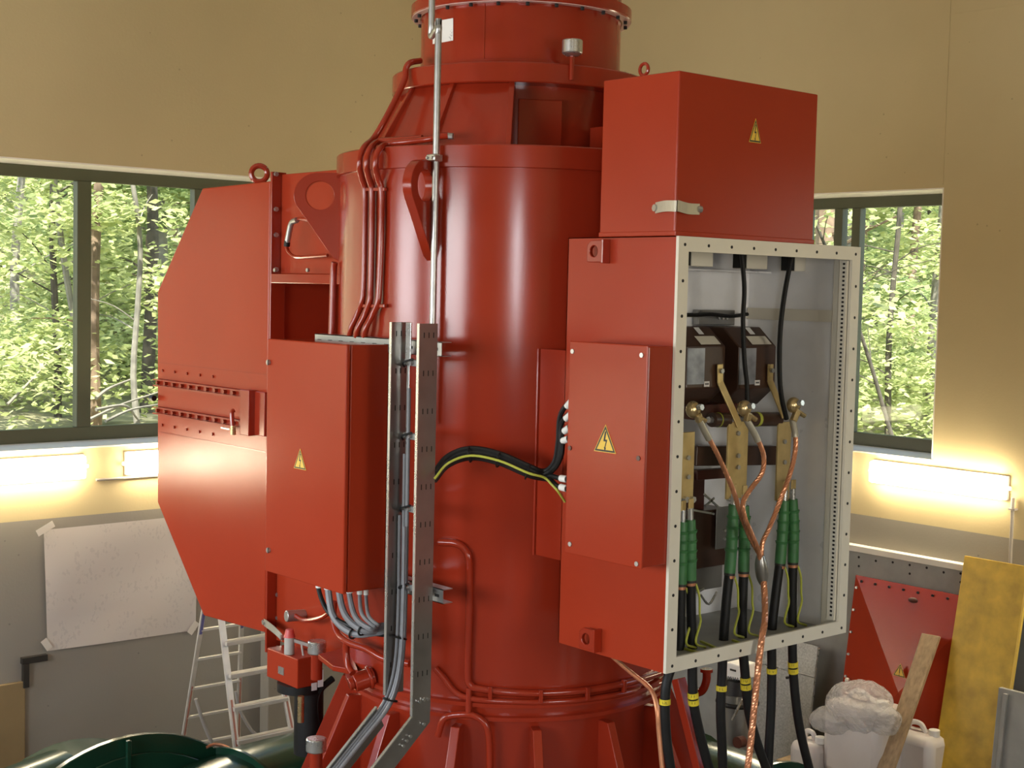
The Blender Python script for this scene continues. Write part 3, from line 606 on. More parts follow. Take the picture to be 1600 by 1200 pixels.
# ------------------------------------------------------------------ air cooler hood on the left
HX = -0.70
hp = [onX(422, 283, HX), onX(316, 294, HX), onX(246, 456, HX), onX(246, 785, HX), onX(318, 962, HX), onX(418, 990, HX)]
hy = hp[0].y; ztop = hp[0].z; zbot = hp[5].z
hp[5].y = hy; zt = hp[0].z
HOOD = thing('cooler_hood', 'big red octagonal air cooler hood left of the generator', 'hood', (0, 2.1, zbot))
MB().prism(hp, (1.40, 0, 0)).build('shell', M['red_panel'], HOOD, False, .008)
duct = lambda x0, x1, y0, y1, z0, z1, nm, m='red_panel', bv=.004: MB().box(x0, x1, y0, y1, z0, z1).build(nm, M[m], HOOD, False, bv)
zr0, zr1 = 4.25, onX(440, 428, -.66).z
dt = onX(435, 272, -.66).z
duct(-.635, .62, .62, hy-.025, zr1, dt, 'duct_wall'); duct(-.20, .62, .62, hy-.025, zr0, zr1, 'duct_back'); duct(-.635, .62, .60, hy-.025, zbot-.05, zr0, 'duct_wall')
fz0, fz1 = zbot-.12, dt+.012
duct(-.70, -.60, hy-.022, hy-.002, fz0, fz1, 'side_flange', 'red', .003)
duct(-.70, -.60, .66, hy-.022, zr1-.055, zr1, 'cross_flange', 'red', .003)
for py in (272, 327, 367, 421, 929, 965, 1012):
    p = onY(430.5 if py < 500 else 433, py, hy-.022); MB().cyl(p+Vector((0, .002, 0)), p+Vector((0, -.016, 0)), .014, n=6).build('bolt', M['bolt'], HOOD, False)
for px in (431, 482):
    p = onX(px, 422, -.70); MB().cyl(p+Vector((.002, 0, 0)), p+Vector((-.012, 0, 0)), .012, n=6).build('bolt', M['bolt'], HOOD, False)
ey = onX(405, 283, HX+.03); MB().torus(ey+Vector((0, 0, .045)), (0.6, 0.8, 0), .048, .017, 24, 8).build('lifting_eye', M['red'], HOOD)
# flanged joint across the face: two rails full of bolts, an end piece, a seam strip and a drain valve
def fy(px, py): return onX(px, py, HX)
def zl(py_l, py_r): a = fy(248, py_l); b = fy(400, py_r); return (a.z+b.z)/2
r1z = zl(600, 616); r2z = zl(645, 662); yA = fy(248, 610).y; yE = fy(388, 640).y; yF2 = fy(402, 640).y
for z in (r1z, r2z):
    rl = MB().box(HX-.045, HX, yE, yA, z-.022, z-.012).box(HX-.045, HX, yE, yA, z+.020, z+.027).box(HX-.012, HX, yE, yA, z-.022, z+.027).build('joint_rail', M['red'], HOOD, False)
    b = MB().cyl((HX-.012, 0, 0), (HX-.034, 0, 0), .013, n=6)
    o0 = ORG[HOOD]
    n = 11
    for q in b.v: q += o0
    bs = copies(b, 'bolt', M['red'], HOOD, [(0, yA-.03-(yA-yE-.06)*k/(n-1)-o0.y, z+.002-o0.z) for k in range(n)], smooth=False)
    for c in bs: c.location.x = -o0.x
duct(HX-.06, HX, yF2, yE, r2z-.055, r1z+.035, 'joint_end', 'red', .004)
duct(HX-.02, HX, hy, yF2, r2z-.05, r1z+.03, 'joint_end', 'red', .004)
for z, s in ((r1z+.085, .004), (r2z-.095, .004)):
    for k in range(5):
        p = Vector((HX, yA-.06-k*.17, z)); MB().cyl(p+Vector((.003, 0, 0)), p+Vector((-.010, 0, 0)), .010, n=6).build('screw', M['red'], HOOD, False)
duct(HX-.006, HX, hy, yA, r1z+.135, r1z+.138, 'seam_strip', 'red', 0); duct(HX-.006, HX, hy, yA, r2z-.146, r2z-.143, 'seam_strip', 'red', 0)
MB().cyl((HX-.03, yA+.005, fy(246, 622).z), (HX-.03, yA+.05, fy(246, 622).z), .02, n=10).build('drain_plug', M['black'], HOOD)
v0 = fy(379, 640); v1 = fy(381, 672)
vb = MB().tube([v0+Vector((-.06, 0, .0)), v0+Vector((-.075, 0, -.02)), Vector((HX-.075, v1.y, v1.z))], .014, 8, 4).build('drain_valve', M['red'], HOOD)
MB().bar((HX-.09, v1.y+.11, v1.z+.01), (HX-.09, v1.y+.01, v1.z+.008), .018, .008).build('lever', M['zinc'], vb, False); MB().cyl((HX-.075, v1.y, v1.z-.025), (HX-.075, v1.y, v1.z+.03), .017, n=8).build('valve_body', M['gold'], vb)
# temperature probe with its capillary beside the first lug
pr = [(500, 343), (480, 343), (466, 342), (457, 347), (454, 356)]
MB().tube([onX(x, y, -.74) for x, y in pr], .012, 8, 5).build('probe_neck', M['red'], HOOD)
MB().tube([onX(464, 344, -.75), onX(456, 348, -.75), onX(452, 362, -.75), onX(449, 378, -.75)], .017, 10, 4).build('probe', M['bolt'], HOOD)
MB().cyl(onX(449, 376, -.75), onX(448, 385, -.75), .018, n=10).build('probe_end', M['black'], HOOD)
MB().tube([onX(x, y, -.74) for x, y in ((448, 384), (450, 392), (458, 400), (468, 402), (485, 401), (512, 399))], .010, 8, 4).build('probe_tube', M['red'], HOOD)
MB().tube([onX(x, y, -.86) for x, y in ((523, 410), (521, 430), (518, 540))], .019, 10, 3).build('drain_pipe', M['red'], HOOD)
cn = onX(470, 962, -.66)
MB().cyl(cn+Vector((.03, 0, 0)), cn+Vector((-.09, .02, .005)), .034, n=12).build('cable_gland', M['bolt'], HOOD, True, .004)
MB().tube([onX(x, y, -.72) for x, y in ((462, 962), (475, 969), (492, 968), (508, 962), (521, 950))], .013, 8, 5).build('probe_cable', M['red'], HOOD)
# braided earth strap between hood and flange
def strap(parent, pts, w, up):
    q = spline(pts, 5); mb = MB(); u = Vector(up)
    for i in range(len(q)-1): 
        d = q[i+1]-q[i]; n = d.cross(u).normalized()*.004
        mb.add([q[i]+u*w, q[i+1]+u*w, q[i+1]-u*w, q[i]-u*w, q[i]+u*w+n, q[i+1]+u*w+n, q[i+1]-u*w+n, q[i]-u*w+n], [(0,1,2,3),(7,6,5,4),(0,4,5,1),(3,2,6,7)] + ([(0,3,7,4)] if i == 0 else []) + ([(1,5,6,2)] if i == len(q)-2 else []))
    s = mb.build('earth_strap', M['strap'], parent, True)
    for p in (q[0], q[-1]):
        d = (q[1]-q[0]).cross(u).normalized()*.012
        MB().cyl(p-d, p+d, .016, n=8).build('strap_bolt', M['zinc'], s)
    return s
strap(HOOD, [onX(413, 972, HX-.02), onX(420, 977, HX-.03), onX(430, 985, HX-.03), onX(441, 996, HX-.01)], .022, (0, 0, 1))
# ------------------------------------------------------------------ warning signs
def warning_sign(parent, c, u, v, h=0.105, w=0.115, bolt=True):
    """triangular sticker: pale rim, black border, yellow field and a bolt (or !) mark; u = right, v = up in its plane"""
    u, v, c = Vector(u), Vector(v), Vector(c); n = u.cross(v).normalized()
    def T(s, lift):
        k = c-v*(h*.17)            # centroid
        return [k+(p-k)*s+n*lift for p in (c-u*w/2-v*h/2, c+u*w/2-v*h/2, c+v*h/2)]
    sg = MB().prism(T(1.0, 0), n*.0015).build('warning_sign', M['sign'], parent, False)
    b = T(.93, .0016); i = T(.74, .0016); mb = MB()
    mb.add(b+i, [(0, 1, 4, 3), (1, 2, 5, 4), (2, 0, 3, 5)]); mb.build('sign_border', M['ink'], sg, False)
    k = c-v*(h*.17)+n*.0017
    if bolt: pts = [(-.02, .42), (.05, .42), (.005, .13), (.10, .13), (.02, -.16), (.05, -.16), (-.005, -.32), (-.05, -.14), (-.02, -.14), (.03, .06), (-.08, .06)]
    else: pts = [(-.045, .38), (.045, .38), (.025, -.10), (-.025, -.10)]
    MB().add([k+u*(x*w)+v*(y*h) for x, y in pts], [tuple(range(len(pts)))]).build('lightning_bolt' if bolt else 'exclamation_mark', M['ink'], sg, False)
    if not bolt: MB().add([k+u*(x*w)+v*(y*h) for x, y in ((-.03, -.24), (.03, -.24), (.03, -.16), (-.03, -.16))], [(0, 1, 2, 3)]).build('exclamation_dot', M['ink'], sg, False)
    return sg
# ------------------------------------------------------------------ control cabinet
XC = -1.30
a, b, c = onX(416, 531, XC), onX(541, 537.5, XC), onX(535, 927, XC)
cy0, cy1, cz0, cz1 = (b.y+c.y)/2, (a.y+onX(416, 892, XC).y)/2, (c.z+onX(416, 892, XC).z)/2, (a.z+b.z)/2
CAB = thing('control_cabinet', 'red wall-type control cabinet with a plain door, left of the cable tray', 'cabinet', (-1.17, (cy0+cy1)/2, cz0))
MB().box(XC+.030, -1.045, cy0, cy1, cz0, cz1).build('body', M['red_panel'], CAB, False, .006)
dr = MB().box(XC, XC+.024, cy0-.003, cy1+.003, cz0-.004, cz1+.002).build('door', M['red_panel'], CAB, False, .006)
MB().box(XC+.022, XC+.032, cy0+.012, cy1-.012, cz0+.012, cz1-.012).build('door_seal', M['black'], CAB, False)
for py in (566, 859):
    p = onX(419, py, XC); h_ = MB().cyl(p+Vector((.002, -.012, 0)), p+Vector((-.012, -.012, 0)), .014, n=12).build('quarter_turn_lock', M['bolt'], dr); MB().box(p.x-.014, p.x-.011, p.y-.022, p.y-.016, p.z-.014, p.z+.014).build('lock_slot', M['dark'], dr, False)
warning_sign(dr, onX(469, 717, XC-.001), (0, -1, 0), (0, 0, 1), .105, .115)
# ------------------------------------------------------------------ strut rails and cable tray
ru = onX(695, 546, -1.02); rl_ = onX(697, 932, -1.02)
def rail(name, label, y0, y1, z):
    t = thing(name, label, 'rail', (-1.02, (y0+y1)/2, z-.035))
    MB().box(-1.04, -1.036, y0, y1, z-.035, z+.035).box(-1.04, -.98, y0, y1, z+.031, z+.035).box(-1.04, -.98, y0, y1, z-.035, z-.031).build('channel', M['steel'], t, False)
    n = int((y1-y0)/.1); 
    for k in range(n+1):
        yy = y0+.045+k*.1
        if yy+.02 < y1: MB().box(-1.042, -1.035, yy-.017, yy+.017, z-.007, z+.007).build('slot', M['dark'], t, False)
    for yy in (-.25, .12): MB().box(-1.0, -.90, yy-.02, yy+.02, z-.02, z+.02).build('standoff', M['red'], t, False)
    return t
rail('strut_rail', 'galvanised strut rail on the generator at the top of the cable tray', ru.y, onX(497, 525, -1.02).y, ru.z)
rail('strut_rail', 'galvanised strut rail on the generator near the foot of the cable tray', rl_.y, .40, rl_.z)
TX0, TX1 = -1.175, -1.06
ty0 = onX(607, 700, TX0).y; ty1 = onX(650, 700, TX0).y
tzt = onX(606, 503, TX0).z; tzb0 = onX(606, 1088, TX0).z; tzb1 = onX(652, 1122, TX0).z
TRAY = thing('cable_tray', 'tall galvanised cable tray with two perforated side plates, bending outward at the bottom', 'cable tray', (-1.12, (ty0+ty1)/2, tzb0))
DN = Vector((-.745, 0, -.667)).normalized(); NN = Vector((-.667, 0, .745))
def side_plate(y, zb, thick, gap, nm):
    mb = MB(); mb.box(TX0, TX1, y-thick/2, y+thick/2, zb, tzt)
    mb.box(TX0-.002, TX0+.014, y-.012, y+thick/2, zb, tzt)          # folded front lip
    t = mb.build(nm, M['tray'], TRAY, False)
    lb = MB(); lb.box(TX0-.004, TX0, y-.014, y+.004, zb, tzt); lb.build('front_lip', M['zinc'], t, False)
    return t
for y, zb in ((ty0, tzb0), (ty1, tzb1)): side_plate(y, zb, .003, 0, 'side_plate')
# bent lower run
for y, zb, gap in ((ty0, tzb0, .02), (ty1, tzb1, 0)):
    o = Vector((TX0, y, zb)); q = [o, o+DN*1.3, o+DN*1.3-NN*.115, Vector((TX1, y, zb-.052)), Vector((TX1, y, zb))]
    if gap: q = [o+DN*.07, o+DN*1.3, o+DN*1.3-NN*.115, o+DN*.10-NN*.115]
    t = MB().prism(q, (0, .003, 0)).build('lower_side_plate', M['tray'], TRAY, False)
    MB().prism([q[0], q[1], q[1]-NN*.006, q[0]-NN*.006], (0, -.014, 0)).build('front_lip', M['zinc'], t, False)
# slots in the plates
sb = MB().box(-.0026, .0026, -.0022, .0022, -.013, .013); o0 = ORG[TRAY]
spots = []
for y in (ty1, ty0):
    zz = tzt-.055
    k = 0
    while zz > tzb1+.05:
        for j in range(3): spots.append((TX0+.035+j*.028, y, zz))
        zz -= .18; k += 1
for q in sb.v: q += o0
copies(sb, 'slot', M['dark'], TRAY, [Vector(p)-o0 for p in spots], smooth=False)
# rungs
for py in (566, 680, 793, 915):
    z = onX(640, py, TX1).z; rg = MB().box(TX1-.03, TX1-.002, ty1, ty0, z-.016, z+.016).build('rung', M['steel'], TRAY, False, .003)
    for yy in (ty0-.03, ty0-.065): MB().cyl((TX1-.03, yy, z), (TX1-.045, yy, z), .009, n=8).build('bolt', M['zinc'], rg, False)
    MB().tube([(TX1-.035, ty0-.08, z+.02), (TX1-.065, ty0-.04, z+.002), (TX1-.035, ty0-.008, z-.02)], .005, 6, 4).build('cable_tie', M['black'], rg)
for (px, py) in ((654, 1096), (661, 1093), (667, 1092), (661, 1131), (640, 1150), (634, 1157), (629, 1165)):
    p = onY(px, py, ty1-.004); MB().cyl(p, p+Vector((0, -.012, 0)), .008, n=8).build('bolt', M['zinc'], TRAY, False)
# cables lying in the tray
cols = ['thick grey cable nearest the right plate of the cable tray', 'grey cable in the middle of the cable tray', 'grey cable beside the left plate of the cable tray', 'thin grey cable at the back of the cable tray', 'bright zinc earth rail standing inside the cable tray']
for k, (dy, dx, r, zt_) in enumerate(((.050, .012, .0095, 4.72), (.030, .016, .0095, 4.40), (.016, .030, .0085, 4.10), (.066, .036, .007, 4.05))):
    y = ty0-dy
    pts = [(TX1-.02-dx, y+.004, zt_), (TX1-.02-dx, y+.002, zt_-.3), (TX1-.02-dx, y, 3.75), (TX1-.03-dx, y-.004, 3.45), (TX1-.055-dx, y+.0, 3.28), (TX1-.11-dx, y+.01, 3.16)]
    e = Vector(pts[-1]); pts += [e+DN*.2, e+DN*.6, e+DN*1.2]
    tag(MB().tube(pts, r, 8, 6).build('tray_cable', M['grey_cable']), cols[k], 'cable', 'grey cables in the tray')
MB().box(TX1-.036, TX1-.030, ty0-.050, ty0-.030, 4.0, tzt-.004).box(TX1-.040, TX1-.032, ty0-.062, ty0-.020, 4.83, tzt).build('earth_rail', M['zinc'], TRAY, False, .002)
for z in (3.50, 3.20):
    MB().torus((TX1-.055-(.05 if z < 3.3 else 0), ty0-.036, z), (0.3, 0, 1), .034, .005, 16, 6).build('cable_tie', M['black'], TRAY)
# cables dropping out of the cabinet floor and swinging into the tray
cb = [(498, 918, 1.05, .012, (512, 955), (540, 975), 'black'), (513, 924, 1.05, .018, (522, 965), (552, 990), 'grey_cable'), (530, 928, 1.05, .017, (540, 962), (566, 985), 'grey_cable'), (546, 931, 1.05, .014, (556, 965), (578, 982), 'grey_cable'), (562, 929, 1.05, .010, (566, 960), (584, 978), 'grey_cable'), (572, 932, 1.05, .009, (576, 962), (590, 976), 'grey_cable')]
nm6 = ['thin black', 'thickest grey', 'second thick grey', 'medium grey', 'slim grey', 'slimmest grey']
for k, (px, py, _, r, m1, m2, mt) in enumerate(cb):
    s = onX(px, py, XC+.09+.02*k); s.z = cz0+.01
    e = onX(612, 990-3*k, TX1+.012)
    pts = [s+Vector((0, 0, .02)), s+Vector((0, 0, -.06)), onX(*m1, XC+.10), onX(*m2, XC+.11), onX(592, 991-3*k, -1.11), e, e+Vector((.0, -.10, -.01))]
    t = thing('cabinet_cable', nm6[k]+' cable looping from the cabinet floor into the tray', 'cable', e, 'cables under the control cabinet')
    MB().tube(pts, r, 8, 6).build('sheath', M[mt], t)
    MB().cyl(s+Vector((0, 0, -.012)), s+Vector((0, 0, -.05)), r+.004, n=10).build('marker_sleeve', M['ferrule'], t)
    if k in (1, 2): 
        mid = Vector(pts[3]); MB().torus(mid, (0.1, -1, -.2), r+.008, .005, 14, 6).build('cable_tie', M['black'], t)
# ------------------------------------------------------------------ terminal box
YF = -1.75
xa = onY(1051, 700, YF).x; xb = onY(1333, 700, YF).x; yb = -1.045
zt_ = (onY(1062, 366, YF).z+onY(1346, 388.5, YF).z)/2; zb_ = (onY(1040, 1052, YF).z+onY(1320, 990, YF).z)/2
TB = thing('terminal_box', 'open red terminal box with a cream frame, full of cables, right of the generator', 'electrical box', ((xa+xb)/2, (YF+yb)/2, zb_))
bx = lambda x0, x1, y0, y1, z0, z1, nm, m, bv=0.0, p=TB: MB().box(x0, x1, y0, y1, z0, z1).build(nm, M[m], p, False, bv)
bx(xa, xa+.004, YF+.016, yb, zb_, zt_, 'side_panel', 'red_panel'); bx(xb-.004, xb, YF+.016, yb, zb_, zt_, 'side_panel', 'red_panel')
bx(xa, xb, YF+.016, yb, zt_-.004, zt_, 'top_panel', 'red_panel'); bx(xa, xb, yb-.004, yb, zb_, zt_, 'back_panel', 'red_panel')
bx(xa+.005, xa+.009, YF+.02, yb-.005, zb_+.006, zt_-.005, 'liner', 'liner'); bx(xb-.009, xb-.005, YF+.02, yb-.005, zb_+.006, zt_-.005, 'liner', 'liner')
bx(xa+.01, xb-.01, yb-.009, yb-.005, zb_+.006, zt_-.005, 'liner', 'liner'); bx(xa+.01, xb-.01, YF+.02, yb-.01, zt_-.009, zt_-.005, 'liner', 'liner')
bx(xa+.004, xb-.004, YF+.016, yb-.005, zb_, zb_+.006, 'floor_plate', 'grey_board')
# frame: four mitred bars
fw = .066
for nm, q in (('t', [(xa, zt_), (xb, zt_), (xb-fw, zt_-fw), (xa+fw, zt_-fw)]), ('b', [(xa, zb_), (xb, zb_), (xb-fw, zb_+fw), (xa+fw, zb_+fw)]),
              ('l', [(xa, zb_), (xa, zt_), (xa+fw, zt_-fw), (xa+fw, zb_+fw)]), ('r', [(xb, zb_), (xb, zt_), (xb-fw, zt_-fw), (xb-fw, zb_+fw)])):
    MB().prism([(x, YF, z) for x, z in q], (0, .016, 0)).build('frame_bar', M['frame'], TB, False)
hb = MB().cyl((0, -.0015, 0), (0, .004, 0), .0075, n=10); o0 = ORG[TB]; spots = []
for k in range(9):
    x = xa+.04+(xb-xa-.08)*k/8
    for z in (zt_-fw*.55, zb_+fw*.45): spots.append((x, YF, z))
for k in range(1, 12):
    z = zb_+.04+(zt_-zb_-.08)*k/12
    for x in (xa+fw*.5, xb-fw*.45): spots.append((x, YF, z))
for q in hb.v: q += o0
copies(hb, 'screw_hole', M['dark'], TB, [Vector(p)-o0 for p in spots], smooth=False)
# perforated edge profile behind the right jamb, wall stiffeners, cable gland rail
bx(xb-.085, xb-.070, YF+.017, YF+.06, zb_+.07, zt_-.07, 'edge_profile', 'frame'); 
pm = MB(); z = zb_+.09
while z < zt_-.09: pm.box(xb-.088, xb-.0845, YF+.028, YF+.040, z, z+.010); z += .021
pm.build('perforation', M['dark'], TB, False)['kind'] = 'stuff'
zz = onX(1240, 492, xb-.02).z; bx(xb-.03, xb-.009, YF+.10, yb-.02, zz-.03, zz+.03, 'stiffener', 'frame')
bx(xb-.05, xb-.009, YF+.02, YF+.12, zb_+.02, zt_-.02, 'stiffener', 'frame')
zz = onY(1130, 575+0, yb-.02).z; bx(xa+.02, xb-.02, yb-.02, yb-.010, onY(1110, 490, yb-.02).z-.02, onY(1110, 490, yb-.02).z, 'shelf_edge', 'frame')
# cream cover blocks hanging from the roof with a shelf strip
for k, (p0, p1, py0, py1) in enumerate(((1081, 1114, 391, 417), (1168, 1199, 394, 421), (1243, 1276, 401, 425))):
    a = onY(p0, py0, -1.42); b = onY(p1, py1, -1.42); MB().box(a.x, b.x, -1.42, -1.33, b.z, zt_-.009).build('entry_block', M['frame'], TB, False, .003)
    MB().box(a.x-.026, a.x, -1.415, -1.35, b.z+.002, zt_-.009).build('block_side', M['black'], TB, False)
q = onY(1140, 424, -1.12); bx(xa+.012, onY(1197, 424, -1.12).x, -1.20, -1.045, q.z-.004, q.z+.004, 'shelf', 'liner')
# cable entry strip (brass coloured earthing bar) on the box floor
for px0, py0, px1, py1 in ((1058, 1010, 1095, 1021), (1095, 1002, 1120, 1013), (1145, 1000, 1160, 1006)):
    a = onZ(px0, py0, zb_+.012); b = onZ(px1, py1, zb_+.012); MB().bar(a, b, .012, .010).build('floor_wire', M['yg'], TB, False)
# lifting eyes welded to the red side
for (px, py) in ((948, 393), (935, 999)):
    p = onX(px, py, xa); holed([(-.055, -.05), (.05, -.05), (.05, .05), (-.03, .05), (-.055, .03)], (-.01, 0), .026, p+Vector((-.035, .03, 0)), Vector((0, -1, 0)), Vector((0, 0, 1)), .02).build('lifting_eye', M['red'], TB, True, .003)
    MB().box(xa-.05, xa, p.y-.022, p.y-.010, p.z-.055, p.z+.055).build('eye_web', M['red'], TB, False, .003)
# neck duct to the generator
na = onX(843, 545, -.55); nb = onX(843, 868, -.55)
bx(-.55, .45, yb, -.62, nb.z, na.z, 'neck_duct', 'red'); MB().tube([(-.555, na.y, nb.z), (-.555, na.y, na.z)], .008, 6, 0).build('weld_bead', M['red'], TB)
# small box of the upper part
ua = onY(1062, 109, YF+.012); ub = onY(1278.5, 148, YF+.012); us = onX(943, 122, ua.x)
UB = thing('upper_terminal_box', 'closed red box standing on top of the open terminal box', 'electrical box', ((ua.x+ub.x)/2, (YF+us.y)/2, zt_))
uz = (ua.z+ub.z)/2
MB().box(ua.x, ub.x, YF+.012, us.y, zt_+.004, uz).build('shell', M['red_panel'], UB, False, .007)
MB().box(ua.x-.003, ub.x+.003, YF+.005, us.y+.003, zt_, zt_+.022).build('foot_flange', M['red_panel'], UB, False, .004)
MB().box(-.05, .30, us.y, -.62, zt_+.12, uz-.12).build('link_duct', M['red'], UB, False)
warning_sign(UB, onY(1180, 204, YF+.0105), (1, 0, 0), (0, 0, 1), .11, .085)
ee = onX(999, 112, ua.x+.02); MB().torus((ua.x+.05, ee.y, uz+.035), (1, 0, 0), .026, .008, 20, 8).build('lifting_eye', M['red'], UB)
q = [onX(1025, 325, ua.x-.004), onX(1040, 322, ua.x-.02), onX(1056, 322, ua.x-.028), Vector((ua.x-.01, YF-.01, onX(1056, 322, ua.x).z)), onY(1075, 326, YF-.012), onY(1092, 327, YF+.006)]
strap(UB, q, .024, (0, 0, 1))
# ------------------------------------------------------------------ junction box on the red side
JX = xa-.165
ja, jb_, jc, jd = onX(889, 533, JX), onX(1013, 540, JX), onX(883, 864, JX), onX(1001, 889, JX)
jy1, jy0, jz1, jz0 = (ja.y+jc.y)/2, (jb_.y+jd.y)/2, (ja.z+jb_.z)/2, (jc.z+jd.z)/2
JB = thing('junction_box', 'flat red junction box on the side of the terminal box', 'electrical box', (xa-.08, (jy0+jy1)/2, jz0))
MB().box(JX+.012, xa, jy0+.004, jy1-.004, jz0+.004, jz1-.004).build('body', M['red'], JB, False, .006)
jl = MB().box(JX, JX+.010, jy0, jy1, jz0, jz1).build('lid', M['red_panel'], JB, False, .004)
for py, px in ((549, 895), (555, 1003), (700, 891), (716, 998), (850, 891), (881, 995)):
    p = onX(px, py, JX); MB().cyl(p+Vector((.001, 0, 0)), p+Vector((-.005, 0, 0)), .011, n=12).build('screw', M['mahog'] if 600 < py < 800 else M['bolt'], jl)
warning_sign(jl, onX(946, 685, JX-.001), (0, -1, 0), (0, 0, 1), .125, .14)
# black cables looping from the tray to the junction box
bends = [(679, 744), (700, 720), (735, 708), (780, 716), (825, 735), (850, 742)]
ends = [((866, 722), (872, 690), (877, 645), (887, 609)), ((868, 726), (875, 700), (878, 660), (888, 631)), ((868, 728), (876, 706), (880, 675), (887, 655)), ((868, 730), (877, 712), (882, 688), (887, 677)), ((862, 744), (874, 747), (884, 748)), ((860, 750), (872, 760), (884, 765))]
nmj = ['topmost', 'second', 'third', 'fourth', 'fifth', 'lowest']
for k, e in enumerate(ends):
    off = (k-2.5)*3.0; xr_ = lambda t: -1.03-.0*t
    pts = []
    for i, (x, y) in enumerate(bends):
        t = i/(len(bends)-1); pts.append(onX(x, y+off*(1 if i < 5 else .8), -1.05+(xa-.10+1.05)*t+(.012 if k % 2 else 0)))
    pts += [onX(x, y, xa-.09) for x, y in e]; pts[-1].y = jy1-.005
    t = thing('control_cable', nmj[k]+' of the black cables entering the junction box', 'cable', pts[-1], 'black cables from the tray to the junction box')
    MB().tube(pts, .0125, 8, 6).build('sheath', M['black'], t)
    f = pts[-1]; g = (Vector(pts[-2])-f).normalized(); MB().cyl(f+g*.080, f+g*.122, .0165, n=10).build('marker_sleeve', M['ferrule'], t)
    if k == 0:
        for i in (2, 3, 4): MB().torus(Vector(pts[i])+Vector((0, 0, -.03)), Vector(pts[i+1])-Vector(pts[i-1]), .036, .004, 16, 6).build('cable_tie', M['black'], t)
pts = [onX(x, y+4, -1.10+(xa-.13+1.10)*i/5) for i, (x, y) in enumerate(bends)] + [onX(862, 757, xa-.11), onX(872, 768, xa-.10), onX(883, 784, xa-.05)]
tag(MB().tube(pts, .006, 8, 6).build('earth_wire', M['yg']), 'yellow-green earth wire strapped along the black cables to the junction box', 'wire')
# ------------------------------------------------------------------ inside the terminal box
def ct_block(name, label, p0, p1, tagpx, strappx):
    """cast-resin current transformer: chamfered block with foil label, sloping rating plate and small tag"""
    yf = -1.38; x0 = onY(p0, 570, yf).x; x1 = onY(p1, 570, yf).x
    z = lambda py, y=yf: onY(p1, py, y).z
    prof = [(-1.38, z(605)), (-1.38, z(541)), (-1.27, z(511, -1.27)), (-1.06, z(511, -1.27)), (-1.06, z(628, -1.27)), (-1.27, z(630, -1.27))]
    t = thing(name, label, 'transformer', ((x0+x1)/2, -1.2, prof[-1][1]), 'resin current transformers in the terminal box')
    MB().prism([(x0, y, q) for y, q in prof], (x1-x0, 0, 0)).build('resin_body', M['resin'], t, False, .006)
    w = x1-x0
    MB().box(x0+.004, x0+w*.45, yf-.003, yf, prof[0][1]+.02, prof[1][1]-.008).build('foil_label', M['foil'], t, False)
    a, b = Vector((0, yf, prof[1][1])), Vector((0, prof[2][0], prof[2][1])); n = Vector((0, -(b.z-a.z), b.y-a.y)).normalized()*.003
    q = [Vector((x0+w*.38, 0, 0))+a.lerp(b, .08), Vector((x0+w*.9, 0, 0))+a.lerp(b, .08), Vector((x0+w*.9, 0, 0))+a.lerp(b, .5), Vector((x0+w*.38, 0, 0))+a.lerp(b, .5)]
    MB().prism([p+n for p in q], n*.3).build('rating_plate', M['frame'], t, False)
    q = [Vector((x0+w*.55, 0, 0))+a.lerp(b, .6), Vector((x0+w*.68, 0, 0))+a.lerp(b, .6), Vector((x0+w*.68, 0, 0))+a.lerp(b, .95), Vector((x0+w*.55, 0, 0))+a.lerp(b, .95)]
    MB().prism([p+n for p in q], n*.3).build('terminal_tab', M['liner'], t, False)
    p = onY(tagpx[0], tagpx[1], yf-.003); MB().box(p.x-.019, p.x+.019, yf-.005, yf-.002, p.z-.013, p.z+.013).build('tag', M['paper'], t, False)
    for j in range(3): MB().box(p.x-.012+j*.009, p.x-.006+j*.009, yf-.006, yf-.0045, p.z-.004, p.z+.005).build('tag_print', M['ink'], t, False)
    return t
ct_block('current_transformer', 'brown resin transformer block at the left inside the terminal box', 1073, 1133, (1104, 600), None)
ct_block('current_transformer', 'brown resin transformer block at the right inside the terminal box', 1154, 1212, (1183, 598), None)
# dark support plate behind and insulating bars
tag(MB().box(onY(1085, 640, -1.30).x, onY(1153, 640, -1.30).x, -1.30, -1.20, onY(1110, 655, -1.30).z, onY(1110, 632, -1.30).z).build('insulating_bar', M['mahog'], None, False, .004), 'short red-brown insulating bar under the left transformer block', 'bar')
a, b = onY(1083, 712, -1.20), onY(1222, 711, -1.26)
tag(MB().bar(a, b, .05, .10).build('insulating_bar', M['resin'], None, False, .004), 'long dark insulating bar behind the brass busbars', 'bar')
a, b = onY(1085, 742, -1.16), onY(1142, 738, -1.22)
tag(MB().bar(a, b, .05, .05).build('insulating_bar', M['mahog'], None, False, .004), 'lower red-brown insulating bar at the left of the terminal box', 'bar')
